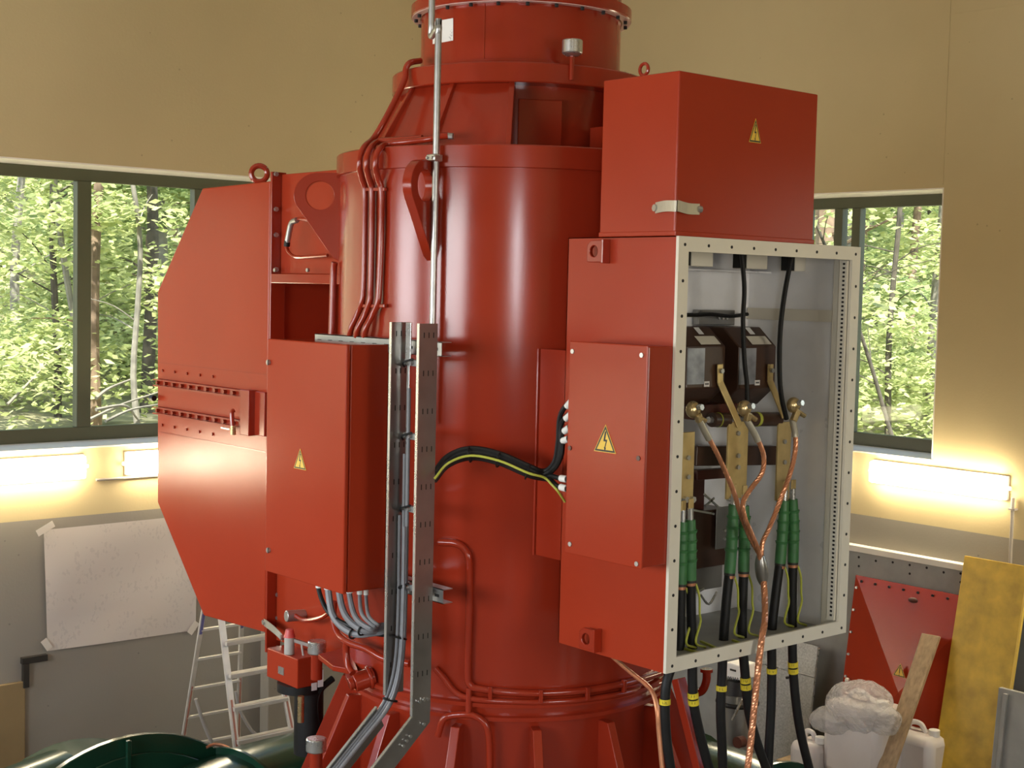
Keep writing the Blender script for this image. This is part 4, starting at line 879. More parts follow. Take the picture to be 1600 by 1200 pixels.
# nameplate strip above the blocks
pl = thing('zinc_bracket', 'dull zinc bracket above the resin transformers', 'bracket', onY(1120, 507, -1.10))
a, b = onY(1092, 484, -1.10), onY(1148, 508, -1.10); MB().box(a.x, b.x, -1.10, -1.06, b.z, a.z).build('plate', M['tray'], pl, False, .003)
for px in (1122, 1128, 1134): p = onY(px, 497, -1.105); MB().cyl(p, p+Vector((0, -.012, 0)), .008, n=8).build('screw', M['zinc'], pl, False)
tag(MB().tube([onY(x, y, -1.14) for x, y in ((1070, 492), (1090, 492), (1112, 491), (1140, 494), (1168, 491))], .010, 8, 4).build('black_lead', M['black']), 'short black lead running across the zinc bracket', 'wire')
def busbar(label, top, knee, low, px0, px1, py0, py1, holes):
    yv = -1.43; t = thing('busbar', label, 'busbar', onY((px0+px1)/2, py1, yv), 'brass busbars in the terminal box')
    if top:
        a, b, c = onY(*top, -1.395), onY(*knee, -1.395), onY(*low, -1.44)
        MB().bar(a, b, .040, .008, (0, 1, 0)).build('upper_strap', M['brass'], t, False, .002); MB().bar(b+Vector((0, 0, .006)), c, .040, .008, (0, 1, 0)).build('sloping_strap', M['brass'], t, False, .002)
        p = a.lerp(b, .35)+Vector((0, -.005, 0)); MB().cyl(p, p+Vector((0, -.014, 0)), .013, n=6).build('bolt', M['bolt'], t, False)
    a, b = onY(px0, py0, yv), onY(px1, py1, yv)
    MB().box(a.x, b.x, yv, yv+.012, b.z, a.z).build('lower_bar', M['brass'], t, False, .002)
    for py in holes:
        p = onY((px0+px1)/2, py, yv); MB().cyl(p+Vector((0, .002, 0)), p+Vector((0, -.010, 0)), .0125, n=6).build('bolt', M['bolt'], t, False)
    for px in (px0+3, px1-3):
        p = onY(px, py1+2, yv); MB().cyl(p+Vector((0, .02, 0)), p+Vector((0, -.02, 0)), .016, n=6).build('lug_bolt', M['zinc'], t, False)
    return t
busbar('brass busbar at the left jamb of the terminal box', None, None, None, 1066, 1083, 676, 778, (715, 745))
busbar('wide brass busbar in the middle of the terminal box', (1125, 569), (1125, 599), (1156, 666), 1139, 1166, 660, 777, (677, 712, 730))
busbar('right-hand brass busbar of the terminal box', (1204, 569), (1203, 597), (1226, 652), 1217, 1233, 660, 780, (690, 722))
# support insulators between the bars
for k, (p0, p1, py) in enumerate(((1112, 1136, 650), (1160, 1216, 649))):
    a, b = onY(p0, py+6, -1.40), onY(p1, py+6, -1.40); t = thing('support_insulator', ['short dark insulator with zinc bolts left of the middle busbar', 'dark insulator with a yellow ring right of the middle busbar'][k], 'insulator', a, 'dark insulators between the busbars')
    MB().cyl(a, b, .036, n=16).build('body', M['resin'], t); MB().cyl(a.lerp(b, .35), a.lerp(b, .42), .0375, n=16).build('ring', M['yg'], t)
    for q in (0.0, 1.0):
        p = a.lerp(b, q); d = (b-a).normalized()*(.012 if q else -.012); MB().cyl(p, p+d*2, .017, n=6).build('bolt', M['zinc'], t, False)
# switch mechanism low in the box
mz = thing('earthing_mechanism', 'dark brown mechanism block with zinc levers low in the terminal box', 'mechanism', onY(1120, 885, -1.15))
a, b = onY(1086, 800, -1.20), onY(1136, 882, -1.20); MB().box(a.x, b.x, -1.20, -1.06, b.z, a.z).build('block', M['resin'], mz, False, .006)
a, b = onY(1082, 740, -1.16), onY(1100, 800, -1.16); MB().box(a.x, b.x, -1.16, -1.06, b.z, a.z).build('post', M['mahog'], mz, False, .004)
a, b = onY(1120, 793, -1.24), onY(1143, 855, -1.24); MB().box(a.x, b.x, -1.24, -1.235, b.z, a.z).build('zinc_plate', M['tray'], mz, False, .002)
for py in (829, 842): p = onY(1131, py, -1.24); MB().cyl(p, p+Vector((0, -.01, 0)), .008, n=8).build('screw', M['zinc'], mz, False)
a, b = onY(1086, 882, -1.18), onY(1128, 917, -1.18); MB().box(a.x, b.x, -1.18, -1.06, b.z, a.z).build('foot_plate', M['tray'], mz, False, .003)
for q in (((1100, 772), (1122, 792)), ((1083, 797), (1116, 803)), ((1103, 790), (1116, 778))): MB().bar(onY(*q[0], -1.25), onY(*q[1], -1.25), .010, .006, (0, 1, 0)).build('lever', M['zinc'], mz, False)
for q in (((1068, 912), (1100, 920)), ((1095, 930), (1120, 925))): MB().tube([onY(*q[0], -1.2), onY((q[0][0]+q[1][0])/2, q[0][1]+14, -1.2), onY(*q[1], -1.2)], .006, 6, 4).build('wire_loop', M['zinc'], mz)
# black leads from the roof
tag(MB().tube([onY(x, y, -1.44) for x, y in ((1158, 390), (1159, 400), (1163, 450), (1161, 500), (1163, 560), (1167, 600), (1168, 640))], .0115, 8, 6).build('black_lead', M['black']), 'black lead hanging from the box roof to the right transformer', 'cable')
tag(MB().tube([onY(x, y, -1.48) for x, y in ((1237, 395), (1235, 410), (1225, 465), (1219, 520), (1218, 580), (1221, 620), (1229, 655))], .0125, 8, 6).build('black_lead', M['black']), 'black lead hanging from the box roof to the right-hand busbar', 'cable')
# ------------------------------------------------------------------ power cables with green terminations
def text_on(parent, s, c, u, v, size, m):
    fc = bpy.data.curves.new('marker_text', 'FONT'); fc.body = s; fc.size = size; fc.align_x = 'CENTER'; fc.align_y = 'CENTER'; fc.extrude = .0004
    o = bpy.data.objects.new('marker_text', fc); COL.objects.link(o); u, v = Vector(u).normalized(), Vector(v).normalized(); n = u.cross(v)
    dg = bpy.context.evaluated_depsgraph_get(); me = bpy.data.meshes.new_from_object(o.evaluated_get(dg)); bpy.data.objects.remove(o)
    Mx = Matrix((u, v, n)).transposed(); o0 = ORG[parent]
    for q in me.vertices: q.co = Mx @ q.co + Vector(c) - o0
    me.materials.clear(); me.materials.append(m); t = bpy.data.objects.new('marker_text', me); COL.objects.link(t); t.parent = parent; ORG[t] = o0; return t
PC = [
 ('leftmost', [(1067, 815), (1066, 860), (1064, 912)], [(1063, 960), (1062, 1010), (1050, 1040), (1041, 1070), (1039, 1110), (1042, 1160), (1050, 1215)], -1.50, [(1039.5, 1096, 'L2L')]),
 ('second', [(1079, 812), (1079, 860), (1079, 906)], [(1080, 960), (1082, 1015), (1082, 1060), (1084, 1100), (1092, 1140), (1102, 1180), (1112, 1215)], -1.52, [(1083, 1086, 'I  I'), (1084, 1096.5, 'I  I')]),
 ('third', [(1146, 788), (1144, 840), (1140, 895)], [(1134, 950), (1130, 1010), (1128, 1060), (1126, 1110), (1128, 1160), (1130, 1215)], -1.50, [(1127.5, 1075, 'I  L')]),
 ('fourth', [(1163, 790), (1163, 840), (1162, 892)], [(1160, 950), (1160, 1002), (1164, 1050), (1167, 1090), (1174, 1130), (1186, 1170), (1203, 1215)], -1.52, [(1165.5, 1062, 'I U'), (1166, 1072.5, 'I C')]),
 ('fifth', [(1226, 782), (1223, 830), (1219, 880)], [(1212, 930), (1206, 988), (1206, 1040), (1205, 1100), (1202, 1160), (1200, 1215)], -1.50, [(1206, 1048, 'I  V')]),
 ('rightmost', [(1239, 780), (1240, 830), (1239, 878)], [(1238, 930), (1238, 985), (1239, 1040), (1244, 1100), (1252, 1150), (1268, 1215)], -1.52, [(1239.5, 1037.5, 'I I'), (1240, 1047.5, 'I I')]),
]
for nm, gp_, bp, yv, marks in PC:
    g = [onY(x, y, yv) for x, y in gp_]; bpt = [onY(x, y, yv) for x, y in bp]
    t = thing('power_cable', nm+' of the six black power cables with green terminations', 'cable', bpt[-1], 'power cables in the terminal box')
    MB().tube([g[2]+Vector((0, 0, .02))]+bpt, .0235, 12, 6).build('sheath', M['black'], t)
    gt_ = MB().tube([g[0], g[1], g[2]], lambda q: .0235+.005*min(1, q*3), 14, 8).build('termination', M['green_term'], t)
    for q in (.18, .34, .50, .66):
        p = g[0].lerp(g[2], q) if q > .5 else g[0].lerp(g[1], q*2); d = (g[2]-g[0]).normalized(); MB().cyl(p-d*.004, p+d*.010, .0335, .029, n=14).build('shed', M['green_term'], gt_)
    d = (g[0]-g[2]).normalized(); MB().cyl(g[0], g[0]+d*.055, .014, n=12).build('lug_barrel', M['zinc'], t); MB().box(g[0].x-.017, g[0].x+.017, yv-.004, yv+.004, g[0].z+.05, g[0].z+.10).build('lug_palm', M['brass'], t, False, .003)
    MB().cyl(g[2]+d*.004, g[2]-d*.012, .0275, n=14).build('shrink_end', M['ink'], t); MB().cyl(g[2]-d*.012, g[2]-d*.026, .0255, n=14).build('screen_wire_band', M['copper'], t)
    w0 = g[2]-d*.02+Vector((.024, -.012, 0)); zf = zb_+.012
    MB().tube([w0, w0+Vector((.016, -.01, -.06)), w0+Vector((.020, -.012, -.14)), Vector((w0.x+.030, w0.y-.01, zf+.12)), Vector((w0.x-.01, w0.y-.02, zf+.03)), Vector((w0.x+.05, w0.y-.03, zf))], .006, 6, 6).build('earth_tail', M['yg'], t)
    for (x, y, s) in marks:
        p = onY(x, y, yv); sq = spline([g[2]+Vector((0, 0, .02))]+bpt, 6); i_ = min(range(1, len(sq)-1), key=lambda i: (sq[i]-p).length); d2 = (sq[i_-1]-sq[i_+1]).normalized(); p = sq[i_]+d2*((p-sq[i_]).dot(d2)); mk = MB().cyl(p-d2*.013, p+d2*.013, .0268, n=16).build('marker_band', M['yellow'], t)
        vd = (CAM-p); vd.z = 0; vd.normalize(); text_on(mk, s, p+vd*.0272, Vector((0, 0, 1)).cross(vd), (0, 0, 1), .017, M['ink'])
# ------------------------------------------------------------------ temporary copper earthing set
def stranded(mb, pts, r, n=5, pitch=.09, sm=6):
    q = spline(pts, sm); L = [0]
    for i in range(1, len(q)): L.append(L[-1]+(q[i]-q[i-1]).length)
    tot = L[-1]; m = max(8, int(tot/.012)); P_ = []
    j = 0
    for i in range(m+1):
        s = tot*i/m
        while j < len(L)-2 and L[j+1] < s: j += 1
        k = (s-L[j])/max(1e-9, L[j+1]-L[j]); P_.append(q[j].lerp(q[j+1], k))
    up = Vector((0, 1, 0.01))
    fr = []
    for i, p in enumerate(P_):
        t = (P_[min(i+1, m)]-P_[max(0, i-1)]).normalized(); x = (up-t*up.dot(t)).normalized(); fr.append((x, t.cross(x)))
    for k in range(n):
        mb.tube([p+(x*math.cos(2*math.pi*(k/n+tot*i/m/pitch))+y*math.sin(2*math.pi*(k/n+tot*i/m/pitch)))*r*.52 for i, (p, (x, y)) in enumerate(zip(P_, fr))], r*.50, 6, 0)
    return mb
ES = thing('earthing_set', 'three copper earthing cables joined into one, hanging in the open terminal box', 'earthing cable', onY(1190, 905, -1.62))
Y0 = -1.62
legs = [[(1092, 655), (1102, 675), (1122, 712), (1145, 765), (1156, 800), (1172, 840), (1187, 868), (1189, 885)], [(1166, 655), (1178, 680), (1188, 710), (1184, 738), (1164, 765), (1153, 785), (1158, 810), (1170, 835), (1183, 862), (1188, 885)], [(1238, 655), (1242, 675), (1243, 700), (1236, 735), (1220, 780), (1202, 825), (1191, 850), (1189, 885)]]
for q in legs:
    n = len(q); pts = [onY(x, y, Y0+.04*(i % 2)*0+(.0 if i > 5 else .0)) for i, (x, y) in enumerate(q)]
    if q is legs[1]: pts = [p+Vector((0, -.03*math.sin(math.pi*i/(n-1)), 0)) for i, p in enumerate(pts)]
    stranded(MB(), pts, .0125, 5, .10).build('copper_lead', M['copper'], ES)
    sl = MB().tube([pts[0], pts[0].lerp(pts[1], .5), pts[1], pts[1].lerp(pts[2], .3)], .0165, 10, 4).build('clear_sleeve', M['strap'], ES)
    c = onY(*{0: (1083, 640), 1: (1163, 638), 2: (1240, 633)}[legs.index(q)], Y0+.01)
    cl = MB().ball(c, .040, 14, 10, (1, .8, 1)).build('ball_clamp', M['gold'], ES)
    MB().cyl(c+Vector((0, -.03, .012)), c+Vector((0, -.055, .015)), .015, n=6).build('clamp_bolt', M['zinc'], cl, False)
    MB().bar(c+Vector((.01, -.02, -.02)), pts[0]+Vector((0, -.005, -.01)), .034, .024, (0, 1, 0)).build('clamp_jaw', M['gold'], cl, False, .005)
    MB().cyl(c+Vector((.02, -.01, -.03)), c+Vector((.065, -.02, -.055)), .012, n=10).build('wing_screw', M['gold'], cl)
sp = onY(1189, 882, Y0)
MB().tube([onY(1188, 868, Y0), onY(1189, 882, Y0), onY(1191, 900, Y0), onY(1193, 912, Y0)], lambda q: .020+.012*math.sin(math.pi*q), 12, 6).build('splice', M['tray'], ES)
tail = [(1193, 908, -1.63), (1195, 935, -1.66), (1195, 970, -1.74), (1190, 1000, -1.79), (1184, 1050, -1.80), (1178, 1110, -1.80), (1173, 1160, -1.80), (1166, 1220, -1.80)]
stranded(MB(), [onY(x, y, yy) for x, y, yy in tail], .0165, 6, .085, 8).build('copper_tail', M['copper'], ES)
# copper wire under the terminal box
cw = thing('copper_wire', 'bare copper wire drooping from under the terminal box past the generator', 'wire', onX(1046, 1215, -.62))
MB().tube([onX(x, y, xx) for x, y, xx in ((940, 1010, -.45), (955, 1024, -.50), (985, 1050, -.58), (1010, 1070, -.64), (1021, 1085, -.68), (1027, 1110, -.70), (1030, 1150, -.70), (1036, 1215, -.70))], .0105, 8, 6).build('strand', M['copper'], cw)

# ------------------------------------------------------------------ oil unit under the hood
ox = -.86
oa, ob, oc = onX(417, 1013, ox), onX(465, 1029, ox), onX(465, 1077, ox); oy1 = oa.y; oy0 = ob.y; oz1 = (oa.z+ob.z)/2; oz0 = oc.z
os_ = onY(500, 1050, oy0).x
OU = thing('oil_unit', 'small red oil unit box with a grey valve on top, under the cooler hood', 'pump unit', ((ox+os_)/2, (oy0+oy1)/2, oz0-.4))
MB().box(ox, os_, oy0, oy1, oz0, oz1).build('tank', M['red_panel'], OU, False, .006)
p = onX(439, 1048, ox-.002); MB().box(ox-.003, ox, p.y-.03, p.y+.03, p.z-.022, p.z+.022).build('rating_plate', M['zinc'], OU, False)
q = onZ(452, 1022, oz1); vb = MB().cyl(q, q+Vector((0, 0, .10)), .030, n=16).build('valve', M['valvegrey'], OU, True, .004); MB().cyl(q+Vector((0, 0, .10)), q+Vector((0, 0, .145)), .034, .022, n=16).build('valve_cap', M['redplastic'], vb); MB().bar(q+Vector((0, 0, .09)), q+Vector((.10, -.07, .05)), .03, .02).build('valve_outlet', M['valvegrey'], vb, False, .004)
MB().tube([q+Vector((.05, -.05, .06)), q+Vector((.05, -.07, -.0)), q+Vector((.06, -.09, -.10))], .006, 6, 4).build('sense_line', M['valvegrey'], OU)
MB().cyl(((ox+os_)/2+.02, (oy0+oy1)/2-.04, oz0-.05), ((ox+os_)/2+.02, (oy0+oy1)/2-.04, oz0), .13, n=20).build('motor_flange', M['black'], OU); MB().cyl(((ox+os_)/2+.06, (oy0+oy1)/2-.08, oz0-.42), ((ox+os_)/2+.06, (oy0+oy1)/2-.08, oz0-.05), .085, n=20).build('motor', M['black'], OU)
p = onX(470, 1108, ox-.02); MB().tube([p+Vector((0, 0, .075)), p+Vector((0, 0, .06)), p+Vector((0, 0, -.06)), p+Vector((0, 0, -.075))], .019, 10, 3).build('filter_bowl', M['gold'], OU)
for px, py, h in ((501, 1060, .05), (491, 1073, .022)): p = onY(px, py, oy0-.003); MB().box(p.x-.018, p.x+.018, oy0-.004, oy0-.001, p.z-h, p.z+h).build('tag', M['white'], OU, False)
MB().tube([onY(x, y, oy0+.02) for x, y in ((520, 1060), (500, 1078), (494, 1100), (497, 1130), (505, 1150))], .02, 8, 5).build('hose', M['black'], OU)
for (px, py0, py1, R, lb, pyb) in ((495, 1001, 1021, 1.05, 'zinc breather cap beside the small oil unit', 1060), (494, 1153, 1174, 1.30, 'zinc breather cap low in front of the generator foot', 1215)):
    a = onX(px, py1, -.80 if py0 < 1100 else -1.28); b = onX(px, py0, a.x); c = onX(px-3, pyb, a.x)
    t = thing('breather', lb, 'breather', (a.x, a.y, c.z), 'zinc breather caps low on the machine')
    MB().cyl((a.x, a.y, a.z), (a.x, a.y, b.z), .052, n=24).build('cap', M['zinc'], t, True, .006); MB().cyl((a.x, a.y, c.z), (a.x, a.y, a.z), .034, n=16).build('stem', M['red'], t)

# ------------------------------------------------------------------ green spiral casing round the foot
SP = thing('spiral_casing', 'dark green spiral casing lying round the foot of the generator', 'pipe casing', (0, 0, .9))
def ring_pt(az, R=2.12): return pol(R, az, 1.58)
sw = []
mb = MB(); n = 72; k = 20
for i in range(n+1):
    az = -75+i*(235/n); c = ring_pt(az); r = .56; d = pol(1, az, 0)
    mb.v += [c+d*(r*math.cos(2*math.pi*j/k))+Vector((0, 0, r*math.sin(2*math.pi*j/k))) for j in range(k)]
for i in range(n):
    for j in range(k): mb.f.append((i*k+j, (i+1)*k+j, (i+1)*k+(j+1) % k, i*k+(j+1) % k))
mb.build('casing_tube', M['greenpaint'], SP)
for az in (-28, -8, 12, 60, 105):
    c = ring_pt(az); d = pol(1, az, 0); t = Vector((-d.y, d.x, 0)); MB().cyl(c-t*.012, c+t*.012, .60, n=40).build('joint_flange', M['greenpaint'], SP)
MB().lathe([(0.9, .9), (1.7, .9), (1.7, 1.2), (0.9, 1.2)], 64).build('stay_ring', M['greenpaint'], SP)
# legs under it
for az in (-60, 20, 100, 150): c = ring_pt(az); MB().cyl((c.x, c.y, 0), (c.x, c.y, 1.2), .12, n=16).build('pedestal', M['greenpaint'], SP)
# inlet pipe with a big flange at the left
pf = onY(205, 1151, 2.2)
IP = thing('inlet_pipe', 'dark green inlet pipe with large flanges at the lower left', 'pipe', (pf.x, pf.y, 0))
fc = Vector((pf.x, pf.y, pf.z-1.05))
MB().cyl(fc, fc+Vector((0, .05, 0)), 1.05, n=64).build('flange', M['greenpaint'], IP, True, .006)
MB().cyl(fc+Vector((0, -.03, 0)), fc, .94, n=48).build('blank_cover', M['greenpaint'], IP, True, .006)
MB().box(fc.x-.055, fc.x-.025, fc.y-.06, fc.y-.03, fc.z-.8, fc.z+1.045).build('stiffener', M['greenpaint'], IP, False, .005)
MB().cyl(fc+Vector((0, .05, 0)), fc+Vector((0, .9, 0)), .80, n=48).build('pipe', M['greenpaint'], IP)
MB().box(fc.x-.3, fc.x+.3, fc.y-.02, fc.y+.7, 0, fc.z-.7).build('saddle', M['greenpaint'], IP, False)
a = onY(20, 1190, 2.3); b = onY(150, 1163, 2.3)
DP = tag(MB().cyl((b.x+.05, 2.9, b.z-.50), (a.x-1.2, 2.3, a.z-.56), .30, n=32).build('drain_pipe', M['greenpaint']), 'glossy green pipe with a bright window reflection at the bottom left edge', 'pipe')
tag(MB().tube([onY(x, y, 2.2) for x, y in ((322, 1168), (335, 1163), (352, 1166), (368, 1176), (385, 1192))], .010, 8, 5).build('thin_hose', M['copper']), 'thin brown hose looping over the green casing', 'hose')

# ------------------------------------------------------------------ ladder
LD = thing('step_ladder', 'aluminium folding step ladder behind the cooler hood', 'ladder', (.9, 4.2, 0))
def ext(a, b, z): a, b = Vector(a), Vector(b); return a+(b-a)*((z-a.z)/(b.z-a.z))
fl_t, fl_b = onY(346, 968, 4.05), onY(368, 1158, 3.80)
fr_t, fr_b = onY(421, 960, 4.05), onY(457, 1145, 3.80)
bl_t, bl_b = onY(317, 962, 4.22), onY(286, 1156, 4.55); br_t, br_b = onY(378, 952, 4.22), onY(372, 1150, 4.55)
ztop = fl_t.z+.18
rails = {}
for nm, a, b in (('front_rail', fl_t, fl_b), ('front_rail', fr_t, fr_b), ('rear_rail', bl_t, bl_b), ('rear_rail', br_t, br_b)):
    t = ext(a, b, ztop); f = ext(a, b, 0.0); w = .055 if nm[0] == 'f' else .04
    r_ = MB().bar(t, f, w, .022, (0, 1, 0)).build(nm, M['alu'], LD, False, .004); rails.setdefault(nm, []).append((t, f))
    if nm[0] == 'r': MB().bar(ext(a, b, bl_t.z+.02)+Vector((0, -.014, 0)), ext(a, b, bl_t.z-.16)+Vector((0, -.014, 0)), w*.6, .003, (0, 1, 0)).build('blue_strip', M['bluestripe'], r_, False)
    MB().bar(ext(a, b, 1.9)+Vector((0, -.013, 0)), f+Vector((0, -.013, 0)), w*.3, .003, (0, 1, 0)).build('red_strip', M['alu_red'], r_, False)
def at_z(tf, z): t, f = tf; return t+(f-t)*((z-t.z)/(f.z-t.z))
z0 = onY(390, 999, 4.0).z
for k in range(9):
    z = z0+.25-.25*k
    if z < .1: break
    a, b = at_z(rails['front_rail'][0], z), at_z(rails['front_rail'][1], z); MB().bar(a, b, .085, .035).build('step', M['alu'], LD, False, .004)
z0 = onY(345, 980, 4.25).z
for k in range(9):
    z = z0-.26*k
    if z < .1: break
    a, b = at_z(rails['rear_rail'][0], z), at_z(rails['rear_rail'][1], z); MB().bar(a, b, .03, .022).build('rung', M['alu'], LD, False, .003)
MB().box(fl_t.x-.03, fr_t.x+.03, 3.98, 4.25, ztop, ztop+.03).build('top_platform', M['alu'], LD, False, .006)
tag(MB().tube([onY(x, y, 4.3) for x, y in ((306, 1092), (318, 1130), (332, 1162), (345, 1185), (350, 1230))], .016, 8, 5).build('pale_hose', M['conduit']), 'pale hose hanging behind the ladder', 'hose')
tag(MB().tube([onY(x, y, 4.2) for x, y in ((368, 1080), (375, 1110), (392, 1140), (404, 1155), (410, 1200))], .014, 8, 5).build('pale_hose', M['conduit']), 'pale hose sagging between the ladder steps', 'hose')
tag(MB().box(1.42, 1.66, 4.86, 5.0, 0, 2.35).build('wall_post', M['wall'], None, False, .01), 'grey concrete pilaster on the left wall behind the ladder', 'post')
# ------------------------------------------------------------------ wall chart, tape
cTL, cTR, cBL, cBR = onY(68, 828, 4.985), onY(330, 802, 4.985), onY(74, 1017, 4.985), onY(305, 985, 4.985)
cBR.x = cTR.x = onY(306, 960, 4.985).x
PO = thing('wall_chart', 'large creased paper chart taped to the grey part of the left wall', 'poster', (0, 4.985, cBL.z))
M['chart'] = print_mat('faint_printed_chart', (0.56, 0.50, 0.44), (0.34, 0.30, 0.28), 42, 26, .25)
mb = MB(); N = 14
for j in range(N+1):
    for i in range(N+1):
        u, v = i/N, j/N; p = (cTL.lerp(cTR, u)).lerp(cBL.lerp(cBR, u), v); p.y = 4.985-.012*math.sin(u*5+v*3)*math.sin(v*4)*(1 if 0 < i < N else .2)-.004; mb.v.append(p)
for j in range(N):
    for i in range(N): mb.f.append((j*(N+1)+i, j*(N+1)+i+1, (j+1)*(N+1)+i+1, (j+1)*(N+1)+i))
mb.build('sheet', M['chart'], PO, True, fix=False)
M['tape'] = mat('masking_tape', (0.62, 0.56, 0.48), 0.6)
for (x0, y0, x1, y1) in ((58, 834, 84, 818), (296, 990, 308, 972), (68, 1000, 78, 1014)): MB().bar(onY(x0, y0, 4.965), onY(x1, y1, 4.965), .055, .002, (0, 1, 0)).build('tape', M['tape'], PO, False)
TP = thing('black_angle', 'black angle mark on the left wall below the chart', 'bracket', onY(38, 1070, 4.99))
a, b, c = onY(33, 1030, 4.98), onY(73, 1024, 4.98), onY(39, 1074, 4.98)
MB().box(a.x, b.x, 4.955, 5.0, a.z-.04, a.z+.012).build('arm', M['ink'], TP, False, .003); MB().box(a.x+.01, a.x+.058, 4.955, 5.0, c.z, a.z-.04).build('arm', M['ink'], TP, False, .003)

# ------------------------------------------------------------------ things leaning on the right wall
def lean(label, name, tl, tr, xt, slope, thick, m, cat, zlow=0.0, bv=.004):
    """board leaning on the right wall: top corners seen at tl/tr on plane x=xt, foot further into the room"""
    a, b = onX(*tl, xt), onX(*tr, xt); z1 = (a.z+b.z)/2
    foot = Vector((-(z1-zlow)*slope, 0, -(z1-zlow)))
    q = [Vector((xt, a.y, z1)), Vector((xt, b.y, z1)), Vector((xt, b.y, z1))+foot, Vector((xt, a.y, z1))+foot]; n = Vector((-1, 0, slope)).normalized()*-thick
    return q, n
q, n = lean('', '', (1507, 869), (1606, 884), 5.23, .20, .03, None, None)
YBD = thing('yellow_board', 'tall worn yellow shuttering board leaning on the right wall', 'board', (q[3]+q[2])/2)
MB().prism(q, n).build('panel', M['yellow_board'], YBD, False, .004); 
e = [q[1]+n*.0, q[1]+n*1.0]
M['edge_yellow'] = mat('fresh_yellow_edge', (0.80, 0.56, 0.10), 0.5)
w = (q[2]-q[1]); MB().prism([q[1]+Vector((-.002, -.014, 0)), q[1]+Vector((-.002, 0, 0)), q[2]+Vector((-.002, 0, 0)), q[2]+Vector((-.002, -.014, 0))], n).build('edge_band', M['edge_yellow'], YBD, False)
a, b = onX(1440, 989, 5.0), onX(1468, 994, 5.0); f1, f2 = onX(1370, 1200, 4.42), onX(1397, 1200, 4.42)
f1 = a+(f1-a)*(a.z/(a.z-f1.z)); f2 = b+(f2-b)*(b.z/(b.z-f2.z)); q = [a, b, f2, f1]; n = Vector((.026, 0, -.012))
PLK = tag(MB().prism(q, n).build('wooden_plank', M['wood'], None, False, .004, loc=(q[3]+q[2])/2), 'narrow weathered wooden plank leaning beside the yellow board', 'plank')
q, n = lean('', '', (1560, 1077), (1640, 1090), 4.75, .10, .05, None, None)
GB = thing('grey_panel', 'ribbed grey steel panel leaning before the yellow board at the right edge', 'panel', (q[3]+q[2])/2)
MB().prism(q, n).build('sheet', M['grey_board'], GB, False, .006); 
r0 = q[0].lerp(q[1], .18); r1 = q[3].lerp(q[2], .18); MB().bar(r0+Vector((-.02, 0, -.03)), r1+Vector((-.02, 0, 0)), .035, .03, (1, 0, 0)).build('rib', M['grey_board'], GB, False, .004)
q, n = lean('', '', (1190, 996), (1278, 1003), 5.12, .12, .012, None, None)
CH = thing('tread_plate', 'galvanised tread plate sheet standing behind the power cables', 'metal sheet', (q[3]+q[2])/2)
MB().prism(q, n).build('sheet', M['tread'], CH, False, .002)
mb = MB(); d_ = q[2]-q[1]; MB().prism([q[1], q[1]+Vector((-.01, -.02, 0)), q[2]+Vector((-.01, -.02, 0)), q[2]], n).build('folded_edge', M['zinc'], CH, False)
p = (q[0].lerp(q[3], .16)).lerp(q[1].lerp(q[2], .16), .55); MB().bar(q[0].lerp(q[3], .13)+Vector((-.004, 0, 0)), q[1].lerp(q[2], .13)+Vector((-.004, 0, 0)), .012, .006, (1, 0, 0)).build('upper_edge', M['zinc'], CH, False)
for k in range(1): MB().cyl(p+Vector((-.02, 0, 0)), p, .012, n=10).build('hole', M['dark'], CH)
# red cover with a cross-broken face
xt = 5.22; a = onX(1337, 903, xt); b = onX(1545, 934, xt); bl = onX(1304, 1122, xt-.16)
z1 = (a.z+b.z)/2; hgt = 1.75; sl = .14; foot = Vector((-hgt*sl, 0, -hgt))
TLc, TRc = Vector((xt, a.y, z1)), Vector((xt, b.y, z1)); BLc, BRc = TLc+foot, TRc+foot
nrm = Vector((-1, 0, sl)).normalized(); C0 = (TLc+TRc+BLc+BRc)/4
RC = thing('red_cover', 'red sheet-metal cover with a faceted face leaning on the right wall', 'cover', (BLc+BRc)/2)
ctr = C0+nrm*.13; back = -nrm*.02
fm = MB(); corners = [TLc, TRc, BRc, BLc]
names = ['facet']*4
for k in range(4):
    p, r_ = corners[k], corners[(k+1) % 4]; MB().add([p, r_, ctr, p+back, r_+back, ctr+back], [(0, 1, 2), (5, 4, 3), (0, 3, 4, 1)]).build('facet', M['red_panel'], RC, False)
for k in range(9):
    for (s, e_) in ((TLc, TRc), (TLc, BLc)):
        p = s.lerp(e_, .06+.11*k)+nrm*.012+((ctr-s.lerp(e_, .5))*.05); MB().cyl(p-nrm*.01, p+nrm*.004, .011, n=8).build('bolt_hole', M['dark'] if e_ is TRc else M['bolt'], RC, False)
p = onX(1427, 938, xt-.03); h_ = MB().ball(p, .045, 10, 6, (.5, 1.1, .55)).build('handle', M['mahog'], RC)
p = onX(1324, 1063, xt-.17); MB().ball(p, .024, 10, 6).build('knob', M['zinc'], RC)
p = onX(1406, 1047, xt-.24); warning_sign(RC, p, (0, -1, 0), Vector((sl, 0, 1)).normalized(), .11, .12, False)
